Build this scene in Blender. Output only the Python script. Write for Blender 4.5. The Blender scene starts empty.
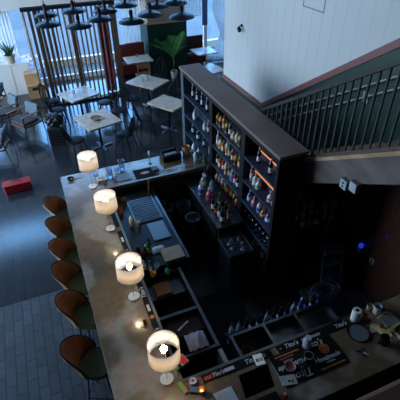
import bpy, bmesh, math, random
from mathutils import Vector, Matrix, Euler
random.seed(7)
PI = math.pi
sc = bpy.context.scene
COL = sc.collection

# ------------------------------------------------------------------ camera
CAM = Vector((0, 0, 5.0))
EUL = Euler((0.92685546, 0.01093998, -0.38905567), 'XYZ')
FPX = 408.07
cd = bpy.data.cameras.new('camera'); cd.sensor_width = 36; cd.lens = FPX/400*36; cd.clip_start = 0.05
cam = bpy.data.objects.new('camera', cd); COL.objects.link(cam)
cam.location = CAM; cam.rotation_euler = EUL
sc.camera = cam
RM = EUL.to_matrix()

def ray(u, v): return RM @ Vector(((u-200)/FPX, (200-v)/FPX, -1))
def at(u, v, z):            # the point of the level z seen at a pixel
    d = ray(u, v); return CAM + d*((z-CAM.z)/d.z)
def aty(u, v, y):
    d = ray(u, v); return CAM + d*((y-CAM.y)/d.y)
def atx(u, v, x):
    d = ray(u, v); return CAM + d*((x-CAM.x)/d.x)

# ------------------------------------------------------------------ materials
MC = {}
def mat(name, col, rough=.5, metal=0, spec=.5, coat=0, trans=0, emit=None, es=0, noise=0, nscale=8, bump=0, bscale=40, col2=None, ior=1.45, alpha=1):
    if name in MC: return MC[name]
    m = bpy.data.materials.new(name); m.use_nodes = True
    nt = m.node_tree; b = nt.nodes['Principled BSDF']
    b.inputs['Base Color'].default_value = (*col, 1)
    b.inputs['Roughness'].default_value = rough
    b.inputs['Metallic'].default_value = metal
    b.inputs['Specular IOR Level'].default_value = spec
    b.inputs['Coat Weight'].default_value = coat
    b.inputs['Transmission Weight'].default_value = trans
    b.inputs['IOR'].default_value = ior
    b.inputs['Alpha'].default_value = alpha
    if emit: b.inputs['Emission Color'].default_value = (*emit, 1); b.inputs['Emission Strength'].default_value = es
    tc = nt.nodes.new('ShaderNodeTexCoord')
    if noise or col2:
        n = nt.nodes.new('ShaderNodeTexNoise'); n.inputs['Scale'].default_value = nscale; n.inputs['Detail'].default_value = 4
        nt.links.new(tc.outputs['Object'], n.inputs['Vector'])
        r = nt.nodes.new('ShaderNodeValToRGB')
        c2 = col2 or tuple(c*(1-noise) for c in col)
        r.color_ramp.elements[0].color = (*c2, 1); r.color_ramp.elements[0].position = .35
        r.color_ramp.elements[1].color = (*col, 1); r.color_ramp.elements[1].position = .65
        nt.links.new(n.outputs['Fac'], r.inputs['Fac']); nt.links.new(r.outputs['Color'], b.inputs['Base Color'])
    if bump:
        n = nt.nodes.new('ShaderNodeTexNoise'); n.inputs['Scale'].default_value = bscale
        nt.links.new(tc.outputs['Object'], n.inputs['Vector'])
        bp = nt.nodes.new('ShaderNodeBump'); bp.inputs['Strength'].default_value = bump; bp.inputs['Distance'].default_value = .01
        nt.links.new(n.outputs['Fac'], bp.inputs['Height']); nt.links.new(bp.outputs['Normal'], b.inputs['Normal'])
    MC[name] = m
    return m

def wood(name, c1, c2, scale=(1, 1, 1), rough=.5, coat=0, wscale=6):
    if name in MC: return MC[name]
    m = mat(name, c1, rough, coat=coat); nt = m.node_tree; b = nt.nodes['Principled BSDF']
    tc = nt.nodes.new('ShaderNodeTexCoord'); mp = nt.nodes.new('ShaderNodeMapping'); mp.inputs['Scale'].default_value = scale
    n = nt.nodes.new('ShaderNodeTexNoise'); n.inputs['Scale'].default_value = wscale; n.inputs['Detail'].default_value = 5; n.inputs['Distortion'].default_value = .6
    r = nt.nodes.new('ShaderNodeValToRGB'); r.color_ramp.elements[0].color = (*c2, 1); r.color_ramp.elements[1].color = (*c1, 1)
    r.color_ramp.elements[0].position = .35; r.color_ramp.elements[1].position = .65
    nt.links.new(tc.outputs['Object'], mp.inputs['Vector']); nt.links.new(mp.outputs['Vector'], n.inputs['Vector'])
    nt.links.new(n.outputs['Fac'], r.inputs['Fac']); nt.links.new(r.outputs['Color'], b.inputs['Base Color'])
    return m

def brickmat(name, c1, c2, mortar, scale, bw, bh, msize, rough=.4, bumpd=.2, rot=0, metal=0):
    m = mat(name, c1, rough); nt = m.node_tree; b = nt.nodes['Principled BSDF']
    tc = nt.nodes.new('ShaderNodeTexCoord'); mp = nt.nodes.new('ShaderNodeMapping'); mp.inputs['Rotation'].default_value = (0, 0, rot)
    t = nt.nodes.new('ShaderNodeTexBrick'); t.inputs['Scale'].default_value = scale
    t.inputs['Color1'].default_value = (*c1, 1); t.inputs['Color2'].default_value = (*c2, 1); t.inputs['Mortar'].default_value = (*mortar, 1)
    t.inputs['Brick Width'].default_value = bw; t.inputs['Row Height'].default_value = bh; t.inputs['Mortar Size'].default_value = msize
    nt.links.new(tc.outputs['Object'], mp.inputs['Vector']); nt.links.new(mp.outputs['Vector'], t.inputs['Vector'])
    n = nt.nodes.new('ShaderNodeTexNoise'); n.inputs['Scale'].default_value = 3; n.inputs['Detail'].default_value = 4
    nt.links.new(tc.outputs['Object'], n.inputs['Vector'])
    mx = nt.nodes.new('ShaderNodeMix'); mx.data_type = 'RGBA'; mx.blend_type = 'MULTIPLY'; mx.inputs['Factor'].default_value = .55
    nt.links.new(t.outputs['Color'], mx.inputs['A']); nt.links.new(n.outputs['Fac'], mx.inputs['B'])
    nt.links.new(mx.outputs['Result'], b.inputs['Base Color'])
    bp = nt.nodes.new('ShaderNodeBump'); bp.inputs['Strength'].default_value = bumpd; bp.inputs['Distance'].default_value = .01; bp.invert = True
    nt.links.new(t.outputs['Fac'], bp.inputs['Height']); nt.links.new(bp.outputs['Normal'], b.inputs['Normal'])
    return m

def glassmat(name, col=(1, 1, 1), rough=.02, mixf=.12):
    if name in MC: return MC[name]
    m = bpy.data.materials.new(name); m.use_nodes = True; nt = m.node_tree
    for n in list(nt.nodes): nt.nodes.remove(n)
    o = nt.nodes.new('ShaderNodeOutputMaterial'); t = nt.nodes.new('ShaderNodeBsdfTransparent'); g = nt.nodes.new('ShaderNodeBsdfGlossy')
    t.inputs['Color'].default_value = (*col, 1); g.inputs['Roughness'].default_value = rough
    f = nt.nodes.new('ShaderNodeLayerWeight'); f.inputs['Blend'].default_value = .3
    ma = nt.nodes.new('ShaderNodeMath'); ma.operation = 'MULTIPLY_ADD'; ma.inputs[1].default_value = .5; ma.inputs[2].default_value = mixf
    mx = nt.nodes.new('ShaderNodeMixShader')
    nt.links.new(f.outputs['Fresnel'], ma.inputs[0]); nt.links.new(ma.outputs[0], mx.inputs[0])
    nt.links.new(t.outputs[0], mx.inputs[1]); nt.links.new(g.outputs[0], mx.inputs[2]); nt.links.new(mx.outputs[0], o.inputs[0])
    MC[name] = m; return m

def clothmat(name, col, tcol, tf=.5):
    if name in MC: return MC[name]
    m = bpy.data.materials.new(name); m.use_nodes = True; nt = m.node_tree
    for n in list(nt.nodes): nt.nodes.remove(n)
    o = nt.nodes.new('ShaderNodeOutputMaterial'); d = nt.nodes.new('ShaderNodeBsdfDiffuse'); t = nt.nodes.new('ShaderNodeBsdfTranslucent')
    d.inputs['Color'].default_value = (*col, 1); t.inputs['Color'].default_value = (*tcol, 1)
    mx = nt.nodes.new('ShaderNodeMixShader'); mx.inputs[0].default_value = tf
    nt.links.new(d.outputs[0], mx.inputs[1]); nt.links.new(t.outputs[0], mx.inputs[2]); nt.links.new(mx.outputs[0], o.inputs[0])
    MC[name] = m; return m

BLACKM = mat('black_metal', (.006, .006, .008), .5, spec=.2)
BLACK = mat('black_plastic', (.008, .008, .010), .5, spec=.25)
BLACKW = mat('black_painted_wood', (.010, .011, .014), .55, noise=.3, spec=.25)
STEEL = mat('brushed_steel', (.30, .32, .36), .28, metal=1, noise=.25, nscale=14)
DSTEEL = mat('dark_steel', (.26, .29, .33), .3, metal=1, noise=.3, nscale=10)
BRASS = mat('brass', (.75, .52, .2), .25, metal=1)
MARBLE = mat('white_marble', (.8, .78, .76), .25, noise=.12, nscale=20)
WHITE = mat('white_paint', (.78, .78, .76), .5)
CARD = mat('cardboard', (.62, .36, .18), .8, noise=.15)
WALNUT = wood('walnut', (.16, .075, .035), (.07, .03, .015), (1, 1, .2), .4, wscale=12)
OAKO = wood('orange_wood', (.55, .26, .10), (.35, .15, .06), (6, 6, .4), .5)
PALEW = wood('pale_wood', (.55, .38, .22), (.38, .24, .13), (1, .3, 1), .45)
GLASSC = glassmat('clear_glassware', (.82, .9, .97), .05, .16)
PAPER = mat('white_paper', (.8, .8, .78), .8)

# ------------------------------------------------------------------ mesh builder
class MB:
    def __init__(s): s.bm = bmesh.new()
    def _add(s, verts, faces, M=None):
        vs = [s.bm.verts.new(M @ Vector(v) if M else v) for v in verts]
        for f in faces:
            try: s.bm.faces.new([vs[i] for i in f])
            except ValueError: pass
        return vs
    def box(s, a, b, M=None):
        x0, y0, z0 = a; x1, y1, z1 = b
        v = [(x0, y0, z0), (x1, y0, z0), (x1, y1, z0), (x0, y1, z0), (x0, y0, z1), (x1, y0, z1), (x1, y1, z1), (x0, y1, z1)]
        s._add(v, [(3, 2, 1, 0), (4, 5, 6, 7), (0, 1, 5, 4), (1, 2, 6, 5), (2, 3, 7, 6), (3, 0, 4, 7)], M); return s
    def lathe(s, prof, c=(0, 0, 0), seg=20, M=None, a0=0, a1=2*PI, cap=True):
        full = abs(a1-a0-2*PI) < 1e-6; n = seg if full else seg+1
        v = []
        for r, z in prof:
            for k in range(n):
                a = a0+(a1-a0)*k/seg
                v.append((c[0]+r*math.cos(a), c[1]+r*math.sin(a), c[2]+z))
        f = []
        for i in range(len(prof)-1):
            for k in range(seg):
                k2 = (k+1) % n
                f.append((i*n+k, i*n+k2, (i+1)*n+k2, (i+1)*n+k))
        if cap and full:
            f.append(tuple(range(n))[::-1]); f.append(tuple((len(prof)-1)*n+k for k in range(n)))
        s._add(v, f, M); return s
    def cyl(s, c, r, h, seg=20, r2=None, M=None):
        return s.lathe([(r, 0), (r if r2 is None else r2, h)], c, seg, M)
    def tube(s, pts, r, seg=8, M=None, closed=False):
        pts = [Vector(p) for p in pts]; n = len(pts); rings = []
        rr = r if isinstance(r, (list, tuple)) else [r]*n
        up = Vector((0, 0, 1)); prev = None; v = []; 
        for i, p in enumerate(pts):
            if closed: t = pts[(i+1) % n]-pts[i-1]
            else: t = pts[min(i+1, n-1)]-pts[max(i-1, 0)]
            t.normalize()
            if prev is None:
                a = t.orthogonal().normalized()
            else:
                a = prev - t*prev.dot(t)
                a = a.normalized() if a.length > 1e-6 else t.orthogonal().normalized()
            prev = a; b = t.cross(a)
            for k in range(seg):
                an = 2*PI*k/seg; v.append(p+(a*math.cos(an)+b*math.sin(an))*rr[i])
        f = []
        m = n if closed else n-1
        for i in range(m):
            j = (i+1) % n
            for k in range(seg):
                k2 = (k+1) % seg; f.append((i*seg+k, i*seg+k2, j*seg+k2, j*seg+k))
        if not closed:
            f.append(tuple(range(seg))[::-1]); f.append(tuple((n-1)*seg+k for k in range(seg)))
        s._add(v, f, M); return s
    def prism(s, poly, axis, t0, t1, M=None):      # poly in the two other axes
        n = len(poly); v = []
        for t in (t0, t1):
            for a, b in poly:
                v.append({'x': (t, a, b), 'y': (a, t, b), 'z': (a, b, t)}[axis])
        f = [tuple(range(n)), tuple(range(2*n-1, n-1, -1))]
        for i in range(n): j = (i+1) % n; f.append((i, i+n, j+n, j))
        s._add(v, f, M); return s
    def ball(s, c, r, sz=1, seg=14, M=None):
        prof = [(max(r*math.sin(PI*i/8), .0005), -r*sz*math.cos(PI*i/8)) for i in range(9)]
        return s.lathe(prof, c, seg, M)
    def build(s, name, m, parent=None, smooth=False, bevel=0, loc=None):
        bmesh.ops.remove_doubles(s.bm, verts=s.bm.verts, dist=1e-6)
        bmesh.ops.recalc_face_normals(s.bm, faces=s.bm.faces)
        me = bpy.data.meshes.new(name); s.bm.to_mesh(me); s.bm.free()
        for mm in (m if isinstance(m, list) else [m]): me.materials.append(mm)
        if smooth:
            for p in me.polygons: p.use_smooth = True
            try: me.set_sharp_from_angle(angle=math.radians(40))
            except Exception: pass
        o = bpy.data.objects.new(name, me); COL.objects.link(o)
        if parent: o.parent = parent
        if loc is not None: o.location = loc
        if bevel:
            bv = o.modifiers.new('bevel', 'BEVEL'); bv.width = bevel; bv.segments = 2; bv.limit_method = 'ANGLE'
        return o

def tag(o, label, cat, group=None, kind=None):
    o['label'] = label
    if cat: o['category'] = cat
    if group: o['group'] = group
    if kind: o['kind'] = kind
    return o
def thing(name, label, cat, loc=(0, 0, 0), rz=0, group=None):
    o = bpy.data.objects.new(name, None); COL.objects.link(o); o.empty_display_size = .1
    o.location = loc; o.rotation_euler = (0, 0, rz); tag(o, label, cat, group); return o
def place(o, loc, rz=0):
    o.location = loc; o.rotation_euler = (0, 0, rz); return o
def struct(o, label=None):
    o['kind'] = 'structure'
    if label: o['label'] = label
    return o
def copy_tree(o, parent=None):
    c = o.copy(); COL.objects.link(c); c.parent = parent
    for ch in list(o.children): copy_tree(ch, c)
    return c
def text_mesh(txt, size, m, parent, loc, rz=0, shear=0, name='lettering', ext=.0006, align='CENTER', rx=0, offset=0):
    cu = bpy.data.curves.new('txt', 'FONT'); cu.body = txt; cu.size = size; cu.shear = shear; cu.extrude = ext; cu.align_x = align; cu.align_y = 'CENTER'; cu.offset = offset
    cu.resolution_u = 3
    t = bpy.data.objects.new('txt', cu); me = bpy.data.meshes.new_from_object(t)
    bpy.data.objects.remove(t); bpy.data.curves.remove(cu)
    me.materials.clear(); me.materials.append(m)
    o = bpy.data.objects.new(name, me); COL.objects.link(o); o.parent = parent; o.location = loc; o.rotation_euler = (rx, 0, rz)
    return o

# ------------------------------------------------------------------ room shell
FARY = 14.2; WX = 4.0
floorm = brickmat('dark_plank_floor', (.034, .042, .056), (.040, .048, .062), (.026, .032, .042), 1.0, 1.4, .14, .004, rough=.15, bumpd=.03, rot=PI/2)
tilem = brickmat('slate_tile_floor', (.06, .075, .095), (.095, .115, .14), (.025, .03, .04), 1.0, .30, .13, .008, rough=.5, bumpd=.5, rot=PI/2)
f = MB().box((-6, 4.85, -.1), (8, FARY, 0)).box((-.05, -4, -.1), (8, 4.85, 0)).build('floor', floorm); struct(f, 'dark plank floor with a dull shine'); floorm.node_tree.nodes['Principled BSDF'].inputs['Specular IOR Level'].default_value = .85
f = MB().box((-6, -4, -.1), (-.05, 4.85, 0)).build('floor', tilem); struct(f, 'blue grey slate tile floor beside the stools')
c = MB().box((-6.2, -4.2, 7), (8.2, FARY+.3, 7.15)).build('ceiling', mat('ceiling_paint', (.12, .12, .12), .8)); struct(c)

# white board wall with grooves
wallm = mat('white_boards', (.60, .63, .63), .55)
nt = wallm.node_tree; b = nt.nodes['Principled BSDF']; tc = nt.nodes.new('ShaderNodeTexCoord')
sx = nt.nodes.new('ShaderNodeSeparateXYZ'); nt.links.new(tc.outputs['Object'], sx.inputs[0])
def mth(op, a, b_=None, c_=None):
    n = nt.nodes.new('ShaderNodeMath'); n.operation = op
    for i, x in enumerate((a, b_, c_)):
        if x is None: continue
        if isinstance(x, (int, float)): n.inputs[i].default_value = x
        else: nt.links.new(x, n.inputs[i])
    return n.outputs[0]
fr = mth('FRACT', mth('DIVIDE', sx.outputs['Y'], .245))
gr = mth('LESS_THAN', fr, .035)
nz = nt.nodes.new('ShaderNodeTexNoise'); nz.inputs['Scale'].default_value = 1.3; nt.links.new(tc.outputs['Object'], nz.inputs['Vector'])
fade = mth('MULTIPLY', gr, mth('MULTIPLY', nz.outputs['Fac'], .95))
rp = nt.nodes.new('ShaderNodeMix'); rp.data_type = 'RGBA'; nt.links.new(fade, rp.inputs['Factor'])
rp.inputs['A'].default_value = (.60, .63, .63, 1); rp.inputs['B'].default_value = (.28, .28, .28, 1)
nt.links.new(rp.outputs['Result'], b.inputs['Base Color'])
bp = nt.nodes.new('ShaderNodeBump'); bp.invert = True; bp.inputs['Strength'].default_value = .5; nt.links.new(gr, bp.inputs['Height']); nt.links.new(bp.outputs['Normal'], b.inputs['Normal'])
w = MB().box((WX, -4, 0), (WX+.18, 8.42, 7)).build('wall_right', wallm); struct(w, 'white vertical board wall above the stairs')
# wainscot: green panel, maroon cap following the stairs, dark wood below them
SL = .672
def capz(y): return 1.66 if y > 6.6 else 1.66+SL*(6.6-y)
def stz(y): return 2.17+.618*(3.73-y)
greenm = mat('green_paint', (.006, .042, .030), .45, noise=.15)
maroonm = mat('maroon_trim', (.22, .085, .085), .45)
w = MB().prism([(-3.5, stz(-3.5)-.1), (7.1, 0.0), (8.42, 0.0), (8.42, 1.60), (6.6, 1.60), (-3.5, capz(-3.5)-.14)], 'x', WX-.025, WX).build('trim_1', greenm); struct(w, 'dark green wainscot following the stairs')
w = MB().prism([(-3.5, capz(-3.5)-.16), (6.57, 1.585), (8.42, 1.585), (8.42, 1.66), (6.6, 1.66), (-3.5, capz(-3.5))], 'x', WX-.045, WX).build('trim_2', maroonm); struct(w, 'maroon cap rail on the green wainscot')
rw = wood('dark_red_boards', (.12, .045, .028), (.06, .024, .016), (1, 6, .3), .45)
w = MB().prism([(-3.5, 0), (7.1, 0), (-3.5, stz(-3.5)-.1)], 'x', WX-.022, WX).build('trim_3', rw); struct(w, 'dark stained board panelling under the stairs')
# hatch outline on the boards
w = MB()
p1 = atx(303, 6, WX); p2 = atx(324, 13.5, WX); p3 = atx(326, 0, WX)
w.box((WX-.004, p2.y, p2.z), (WX, p1.y, p2.z+.015)); w.box((WX-.004, p2.y, p2.z), (WX, p2.y+.015, p2.z+.8)); w.box((WX-.004, p1.y-.015, p2.z), (WX, p1.y, p2.z+.8)); w.box((WX-.004, p2.y, p2.z+.785), (WX, p1.y, p2.z+.8))
struct(w.build('trim_4', mat('groove_grey', (.2, .23, .26), .6)), 'outline of a flush hatch in the white boards')

# other walls
greyw = mat('grey_wall_paint', (.20, .20, .20), .7)
struct(MB().box((-6.2, -4.2, 0), (8.2, -4, 7)).build('wall_back', mat('dark_wall', (.06, .055, .05), .8)))
struct(MB().box((8, 8.42, 0), (8.2, FARY, 7)).build('wall_side', greyw))
struct(MB().box((4.18, 8.24, 0), (8.2, 8.42, 7)).build('wall_return', greyw))
# left wall with tall windows
wl = MB(); wl.box((-6.2, -4, 0), (-6, FARY, .5)); wl.box((-6.2, -4, 6.3), (-6, FARY, 7)); wl.box((-6.2, -4, .5), (-6, 6.0, 6.3)); wl.box((-6.2, 13.6, .5), (-6, FARY, 6.3))
struct(wl.build('wall_left', greyw))
wf = MB()
for k in range(6): y = 6.0+k*7.6/5; wf.box((-6.15, y-.04, .5), (-6.05, y+.04, 6.3))
for z in (.5, 2.6, 4.4, 6.26): wf.box((-6.15, 6.0, z), (-6.05, 13.6, z+.05))
fr_ = wf.build('window_1', WHITE); struct(fr_)
# far facade: piers, beam, upper windows, lower windows
beam = mat('beam_paint', (.75, .74, .70), .6)
wfr = MB(); wfr.box((-6, FARY, 0), (-4.6, FARY+.2, 7)); wfr.box((-6, FARY, 6.6), (8, FARY+.2, 7)); wfr.box((7.4, FARY, 0), (8, FARY+.2, 6.6))
wfr.box((-4.6, FARY, 2.75), (7.4, FARY+.2, 5.4))
struct(wfr.build('wall_far', greyw))
struct(MB().box((-4.6, FARY-.35, 2.36), (7.4, FARY+.2, 2.75)).build('trim_5', beam), 'pale header beam over the street windows')
pier = MB().box((3.66, 13.45, 1.72), (4.93, FARY+.2, 2.36)).build('trim_6', mat('beige_paint', (.42, .36, .30), .6)); struct(pier, 'beige upper part of the pier between the windows')
pier = MB().box((3.62, 13.4, 0), (4.97, FARY+.2, 1.66)).build('wall_pier', greenm); struct(pier, 'dark green pier behind the palm')
pier = MB().box((3.60, 13.38, 1.66), (4.99, FARY+.2, 1.72)).build('trim_7', mat('tan_ledge', (.5, .38, .24), .5)); struct(pier, 'tan ledge on the green pier')
def window(n, x0, x1, z0, z1, bars, pane=True):
    m = MB(); t = .06
    m.box((x0, FARY+.02, z0), (x1, FARY+.1, z0+t)); m.box((x0, FARY+.02, z1-t), (x1, FARY+.1, z1))
    for k in range(bars+1):
        x = x0+(x1-x0-t)*k/bars; m.box((x, FARY+.02, z0+t), (x+t, FARY+.1, z1-t))
    o = m.build('window_%d' % n, WHITE); struct(o)
    if pane:
        p = MB().box((x0+t, FARY+.05, z0+t), (x1-t, FARY+.06, z1-t)).build('pane', glassmat('window_glass', (.92, .96, 1), 0, .02), o)
window(2, -4.6, .03, .1, 2.36, 3); window(3, .03, 3.62, .1, 2.36, 3); window(4, 4.97, 6.0, .1, 2.36, 1); window(5, 6.0, 7.4, .1, 2.36, 1)
window(6, -4.6, 7.4, 5.4, 6.6, 7, pane=False)
struct(MB().box((-4.6, FARY, 0), (3.62, FARY+.2, .1)).box((4.97, FARY, 0), (7.4, FARY+.2, .1)).build('baseboard_far', WHITE))

# street outside
g = MB().box((-30, FARY+.2, -.25), (40, 22, -.05)).build('ground', mat('pale_pavement', (.085, .08, .075), .8, noise=.25, nscale=1)); struct(g, 'pale pavement outside the windows')
g = MB().box((-30, 22, -.3), (40, 60, -.15)).build('ground', mat('asphalt', (.055, .055, .055), .8, noise=.2)); struct(g, 'grey street outside the windows')
fw = MB().box((-30, 15.75, -.05), (40, 15.95, .22)).build('trim_8', mat('kerb_white', (.55, .38, .24), .7)); struct(fw, 'low pale wall along the pavement outside')
fl = MB(); 
for i in range(220):
    x = random.uniform(-1.1, .25); z = .32+random.random()*.3; y = 15.2+random.uniform(-.3, .3)
    fl.ball((x, y, max(z, .40)), random.uniform(.03, .06), seg=6)
tag(fl.build('flowers', mat('pink_petals', (.65, .25, .32), .7, col2=(.7, .6, .6), nscale=9)), 'mass of pink and white flowers outside the window', 'flowers', kind='stuff')
tr = MB().box((-1.15, 14.85, -.05), (.3, 15.55, .33)).build('flower_trough', mat('trough_grey', (.3, .3, .32), .7)); tag(tr, 'grey trough under the pink flowers outside', 'planter')

# curtains
def curtain(label, x0, x1, z0, z1, y, folds, amp, m, gather=None):
    mb = MB(); nx = folds*8; nzs = 12; v = []; fcs = []
    for j in range(nzs+1):
        z = z0+(z1-z0)*j/nzs; s = 1; cx = (x0+x1)/2
        if gather:
            gz, gw = gather; s = gw+(1-gw)*min(1, abs(z-gz)/.75)
        for i in range(nx+1):
            t = i/nx; x = cx+(x0+(x1-x0)*t-cx)*s
            v.append((x, y+amp*math.sin(t*folds*2*PI)*(.6+.4*math.sin(j+t*5)), z))
    for j in range(nzs):
        for i in range(nx): a = j*(nx+1)+i; fcs.append((a, a+1, a+nx+2, a+nx+1))
    mb._add(v, fcs)
    o = mb.build('curtain', m, smooth=True); sd = o.modifiers.new('s', 'SOLIDIFY'); sd.thickness = .004
    return tag(o, label, 'curtain')
sheer = clothmat('sheer_white', (.88, .86, .84), (.80, .80, .80), .5)
curtain('sheer white curtain hanging left of the slatted screen', -1.7, -.35, .98, 2.35, 14.03, 14, .025, sheer)
curtain('sheer white curtain hanging right of the slatted screen', 2.98, 3.5, .05, 2.35, 14.03, 6, .03, sheer)
curtain('short sheer curtain across the top of the window right of the pier', 5.0, 5.75, 1.62, 2.35, 14.05, 8, .02, sheer)
curtain('grey blue curtain strip beside the white window post', 5.78, 5.98, 1.3, 2.35, 14.0, 2, .02, clothmat('grey_blue_cloth', (.22, .3, .4), (.15, .22, .33)))
curtain('white curtain gathered in at the middle by the end of the board wall', 6.12, 6.95, .05, 2.35, 13.9, 8, .03, sheer, (1.0, .25))
curtain('dark red curtain hanging behind the right end of the slatted screen', 1.93, 2.27, .03, 2.5, 12.62, 5, .04, clothmat('red_cloth', (.65, .07, .05), (.4, .04, .04), .3))

# slatted screen
t = thing('slatted_screen', 'tall screen of dark upright slats with brown wooden panels in front of the window', 'screen', (0, 12.23, 0))
MB().box((-.02, -.09, 2.62), (2.42, .09, 2.70)).build('top_rail', BLACKW, t); MB().box((.04, -.09, 0), (2.42, .09, .06)).build('bottom_rail', BLACKW, t)
slat0 = None
slm = wood('dark_slat', (.16, .085, .05), (.09, .05, .035), (1, 1, .3), .45)
for k in range(19):
    x = .03+k*.125
    if slat0 is None:
        slat0 = MB().box((-.016, -.08, .06), (.016, .08, 2.62)).build('slat', slm, t); s_ = slat0
    else:
        s_ = slat0.copy(); COL.objects.link(s_)
    s_.location = (x, 0, 0)
MB().box((2.29, -.085, .06), (2.42, .085, 2.62)).build('end_post', wood('brown_post', (.12, .07, .045), (.07, .04, .025), (1, 1, .3), .5), t)
for x0, x1, mm in ((.29, .38, mat('panel_tan', (.80, .58, .38), .6)), (.54, .60, mat('grey_board', (.72, .66, .60), .6)), (.16, .22, mat('grey_board', (.72, .66, .60), .6)), (.41, .47, mat('panel_orange', (.80, .40, .18), .6)), (1.14, 1.26, mat('panel_orange', (.8, .4, .18), .6)), (.66, .72, mat('panel_tan', (.8, .58, .38), .6))):
    MB().box((x0, .10, .03), (x1, .13, 2.6)).build('back_panel', mm, t)

# ------------------------------------------------------------------ mezzanine where the camera stands
struct(MB().box((-6, -4, 3.15), (2.9, -.15, 3.35)).build('floor_mezzanine', mat('mezz', (.1, .08, .07), .6)))
t = thing('balcony_railing', 'brown wooden handrail close to the viewer in the lower right corner', 'railing', (0, .05, 3.35))
MB().box((-2.5, .06, .84), (2.9, .20, .90)).build('handrail', wood('brown_handrail', (.34, .16, .09), (.26, .11, .065), (.3, 1, 1), .6), t, bevel=.01)
for x in (-2.3, -.9, 1.6, 2.8): MB().box((x, -.03, 0), (x+.05, .03, .84)).box((x, -.03, .78), (x+.05, .15, .84)).box((x, -.25, -.0), (x+.05, .03, .03)).build('post', BLACKM, t)

# ------------------------------------------------------------------ staircase
t = thing('staircase', 'wooden staircase rising toward the viewer along the green wall', 'stairs', (0, 0, 0))
y0s, y1s = 7.24, .2
MB().prism([(7.24, .02), (y1s, stz(y1s)), (y1s, stz(y1s)-.33), (6.74, .0), (7.24, 0)], 'x', 2.94, 2.98).build('stringer', wood('dark_stringer', (.17, .14, .13), (.10, .085, .08), (1, .3, 1), .5), t)
MB().prism([(7.2, .045), (y1s, stz(y1s)+.0), (y1s, stz(y1s)+.05), (7.2, .095)], 'x', 2.93, 3.04).build('stringer_cap', PALEW, t)
rise = .618*.28
for k in range(24):
    y = 7.1-k*.28; z = .0+(k+1)*rise-.02
    if y < .4: break
    MB().box((3.04, y-.30, z-.035), (WX-.05, y+.0, z)).build('tread', PALEW, t)
    MB().box((3.04, y-.03, z-rise), (WX-.05, y-.01, z-.035)).build('riser', BLACKW, t)
t = thing('stair_railing', 'black metal stair railing with a flat top rail and upright bars', 'railing', (0, 0, 0))
def railz(y): return stz(y)+.97
railm = mat('railing_metal', (.035, .033, .033), .5, spec=.3)
MB().prism([(5.3, railz(5.3)-.03), (.4, railz(.4)-.03), (.4, railz(.4)+.02), (5.3, railz(5.3)+.02)], 'x', 2.915, 2.985).build('top_rail', railm, t)
MB().prism([(5.3, stz(5.3)+.07), (.4, stz(.4)+.07), (.4, stz(.4)+.11), (5.3, stz(5.3)+.11)], 'x', 2.93, 2.97).build('bottom_rail', wood('brown_low_rail', (.10, .07, .05), (.06, .04, .03)), t)
y = 5.2
while y > .6:
    MB().prism([(y-.011, stz(y)+.1), (y+.011, stz(y)+.1), (y+.011, railz(y)-.03), (y-.011, railz(y)-.03)], 'x', 2.94, 2.96).build('baluster', railm, t)
    y -= .108
MB().box((2.93, 5.26, stz(5.3)+.04), (2.97, 5.30, railz(5.3))).build('newel_post', railm, t)
for yy in (4.2, 2.1, .7): MB().box((2.94, yy-.015, stz(yy)+.04), (2.96, yy+.015, stz(yy)+.08)).build('foot', railm, t)
for lab, dz in (('upper pale pipe handrail on the green wall', 0), ('lower pale pipe handrail on the green wall', -.16)):
    t = thing('wall_handrail', lab, 'handrail', (0, 0, 0))
    MB().tube([(3.92, 6.3, 1.53+dz), (3.92, 1.0, 1.53+5.3*.613+dz)], .014).build('pipe', mat('grey_pipe', (.28, .30, .31), .35, metal=.6), t, smooth=True)
    for yy in (5.8, 4.4, 3.0, 1.6): MB().box((3.915, yy-.01, 1.53+(6.3-yy)*.613+dz-.03), (WX-.025, yy+.01, 1.53+(6.3-yy)*.613+dz-.015)).build('bracket', BLACKM, t)
p = atx(366, 97, WX-.03); tag(MB().box((WX-.04, p.y-.05, p.z-.07), (WX-.025, p.y+.05, p.z+.07)).build('notice', mat('pinkish_card', (.45, .36, .36), .7)), 'small pale card fixed to the green wall behind the stair bars', 'notice')

# wall lamp / camera on white wall
p = atx(242, 25.5, WX)
t = thing('wall_spotlight', 'small black spotlight fixed to the white board wall', 'light', (WX, p.y, p.z)); t.scale = (.6,)*3
MB().cyl((0, 0, 0), .05, .03, M=Matrix.Rotation(-PI/2, 4, 'Y')).build('mount', BLACKM, t, True)
MB().tube([(-.03, 0, 0), (-.1, 0, -.01), (-.13, -.04, -.03)], .015).build('arm', BLACKM, t, True)
MB().lathe([(.03, 0), (.06, .04), (.065, .16), (.055, .16)], (0, 0, 0), 16, Matrix.Translation((-.13, -.0, -.03)) @ Matrix.Rotation(PI*.75, 4, 'X')).build('head', BLACKM, t, True)

# outlets on lower wall, junction boxes on stringer
def plate(u, v, x, label, name='socket_outlet', sz=(.07, .11), m=WHITE, dx=.012, holes=True, z=None):
    p = atx(u, v, x); t = thing(name, label, 'socket', (x, p.y, p.z))
    MB().box((-dx, -sz[0]/2, -sz[1]/2), (0, sz[0]/2, sz[1]/2)).build('plate', m, t, bevel=.002)
    if holes:
        for s in (-1, 1): MB().box((-dx-.003, -.015, s*sz[1]*.22-.016), (-dx, .015, s*sz[1]*.22+.016)).build('receptacle', BLACK, t)
    return t
plate(372, 261, WX-.022, 'small pale socket low on the dark board wall', sz=(.075, .10))
plate(359, 249, WX-.022, 'pale socket beside the glowing blue plug light', sz=(.07, .10), holes=False)
p = atx(363, 245, WX-.022); tag(MB().ball((WX-.06, p.y, p.z), .038, 1.2).build('plug_light', mat('blue_glow', (.02, .03, .5), .4, emit=(.02, .05, 1), es=.55), smooth=True), 'round plug light glowing blue on the dark board wall', 'light')
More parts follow.
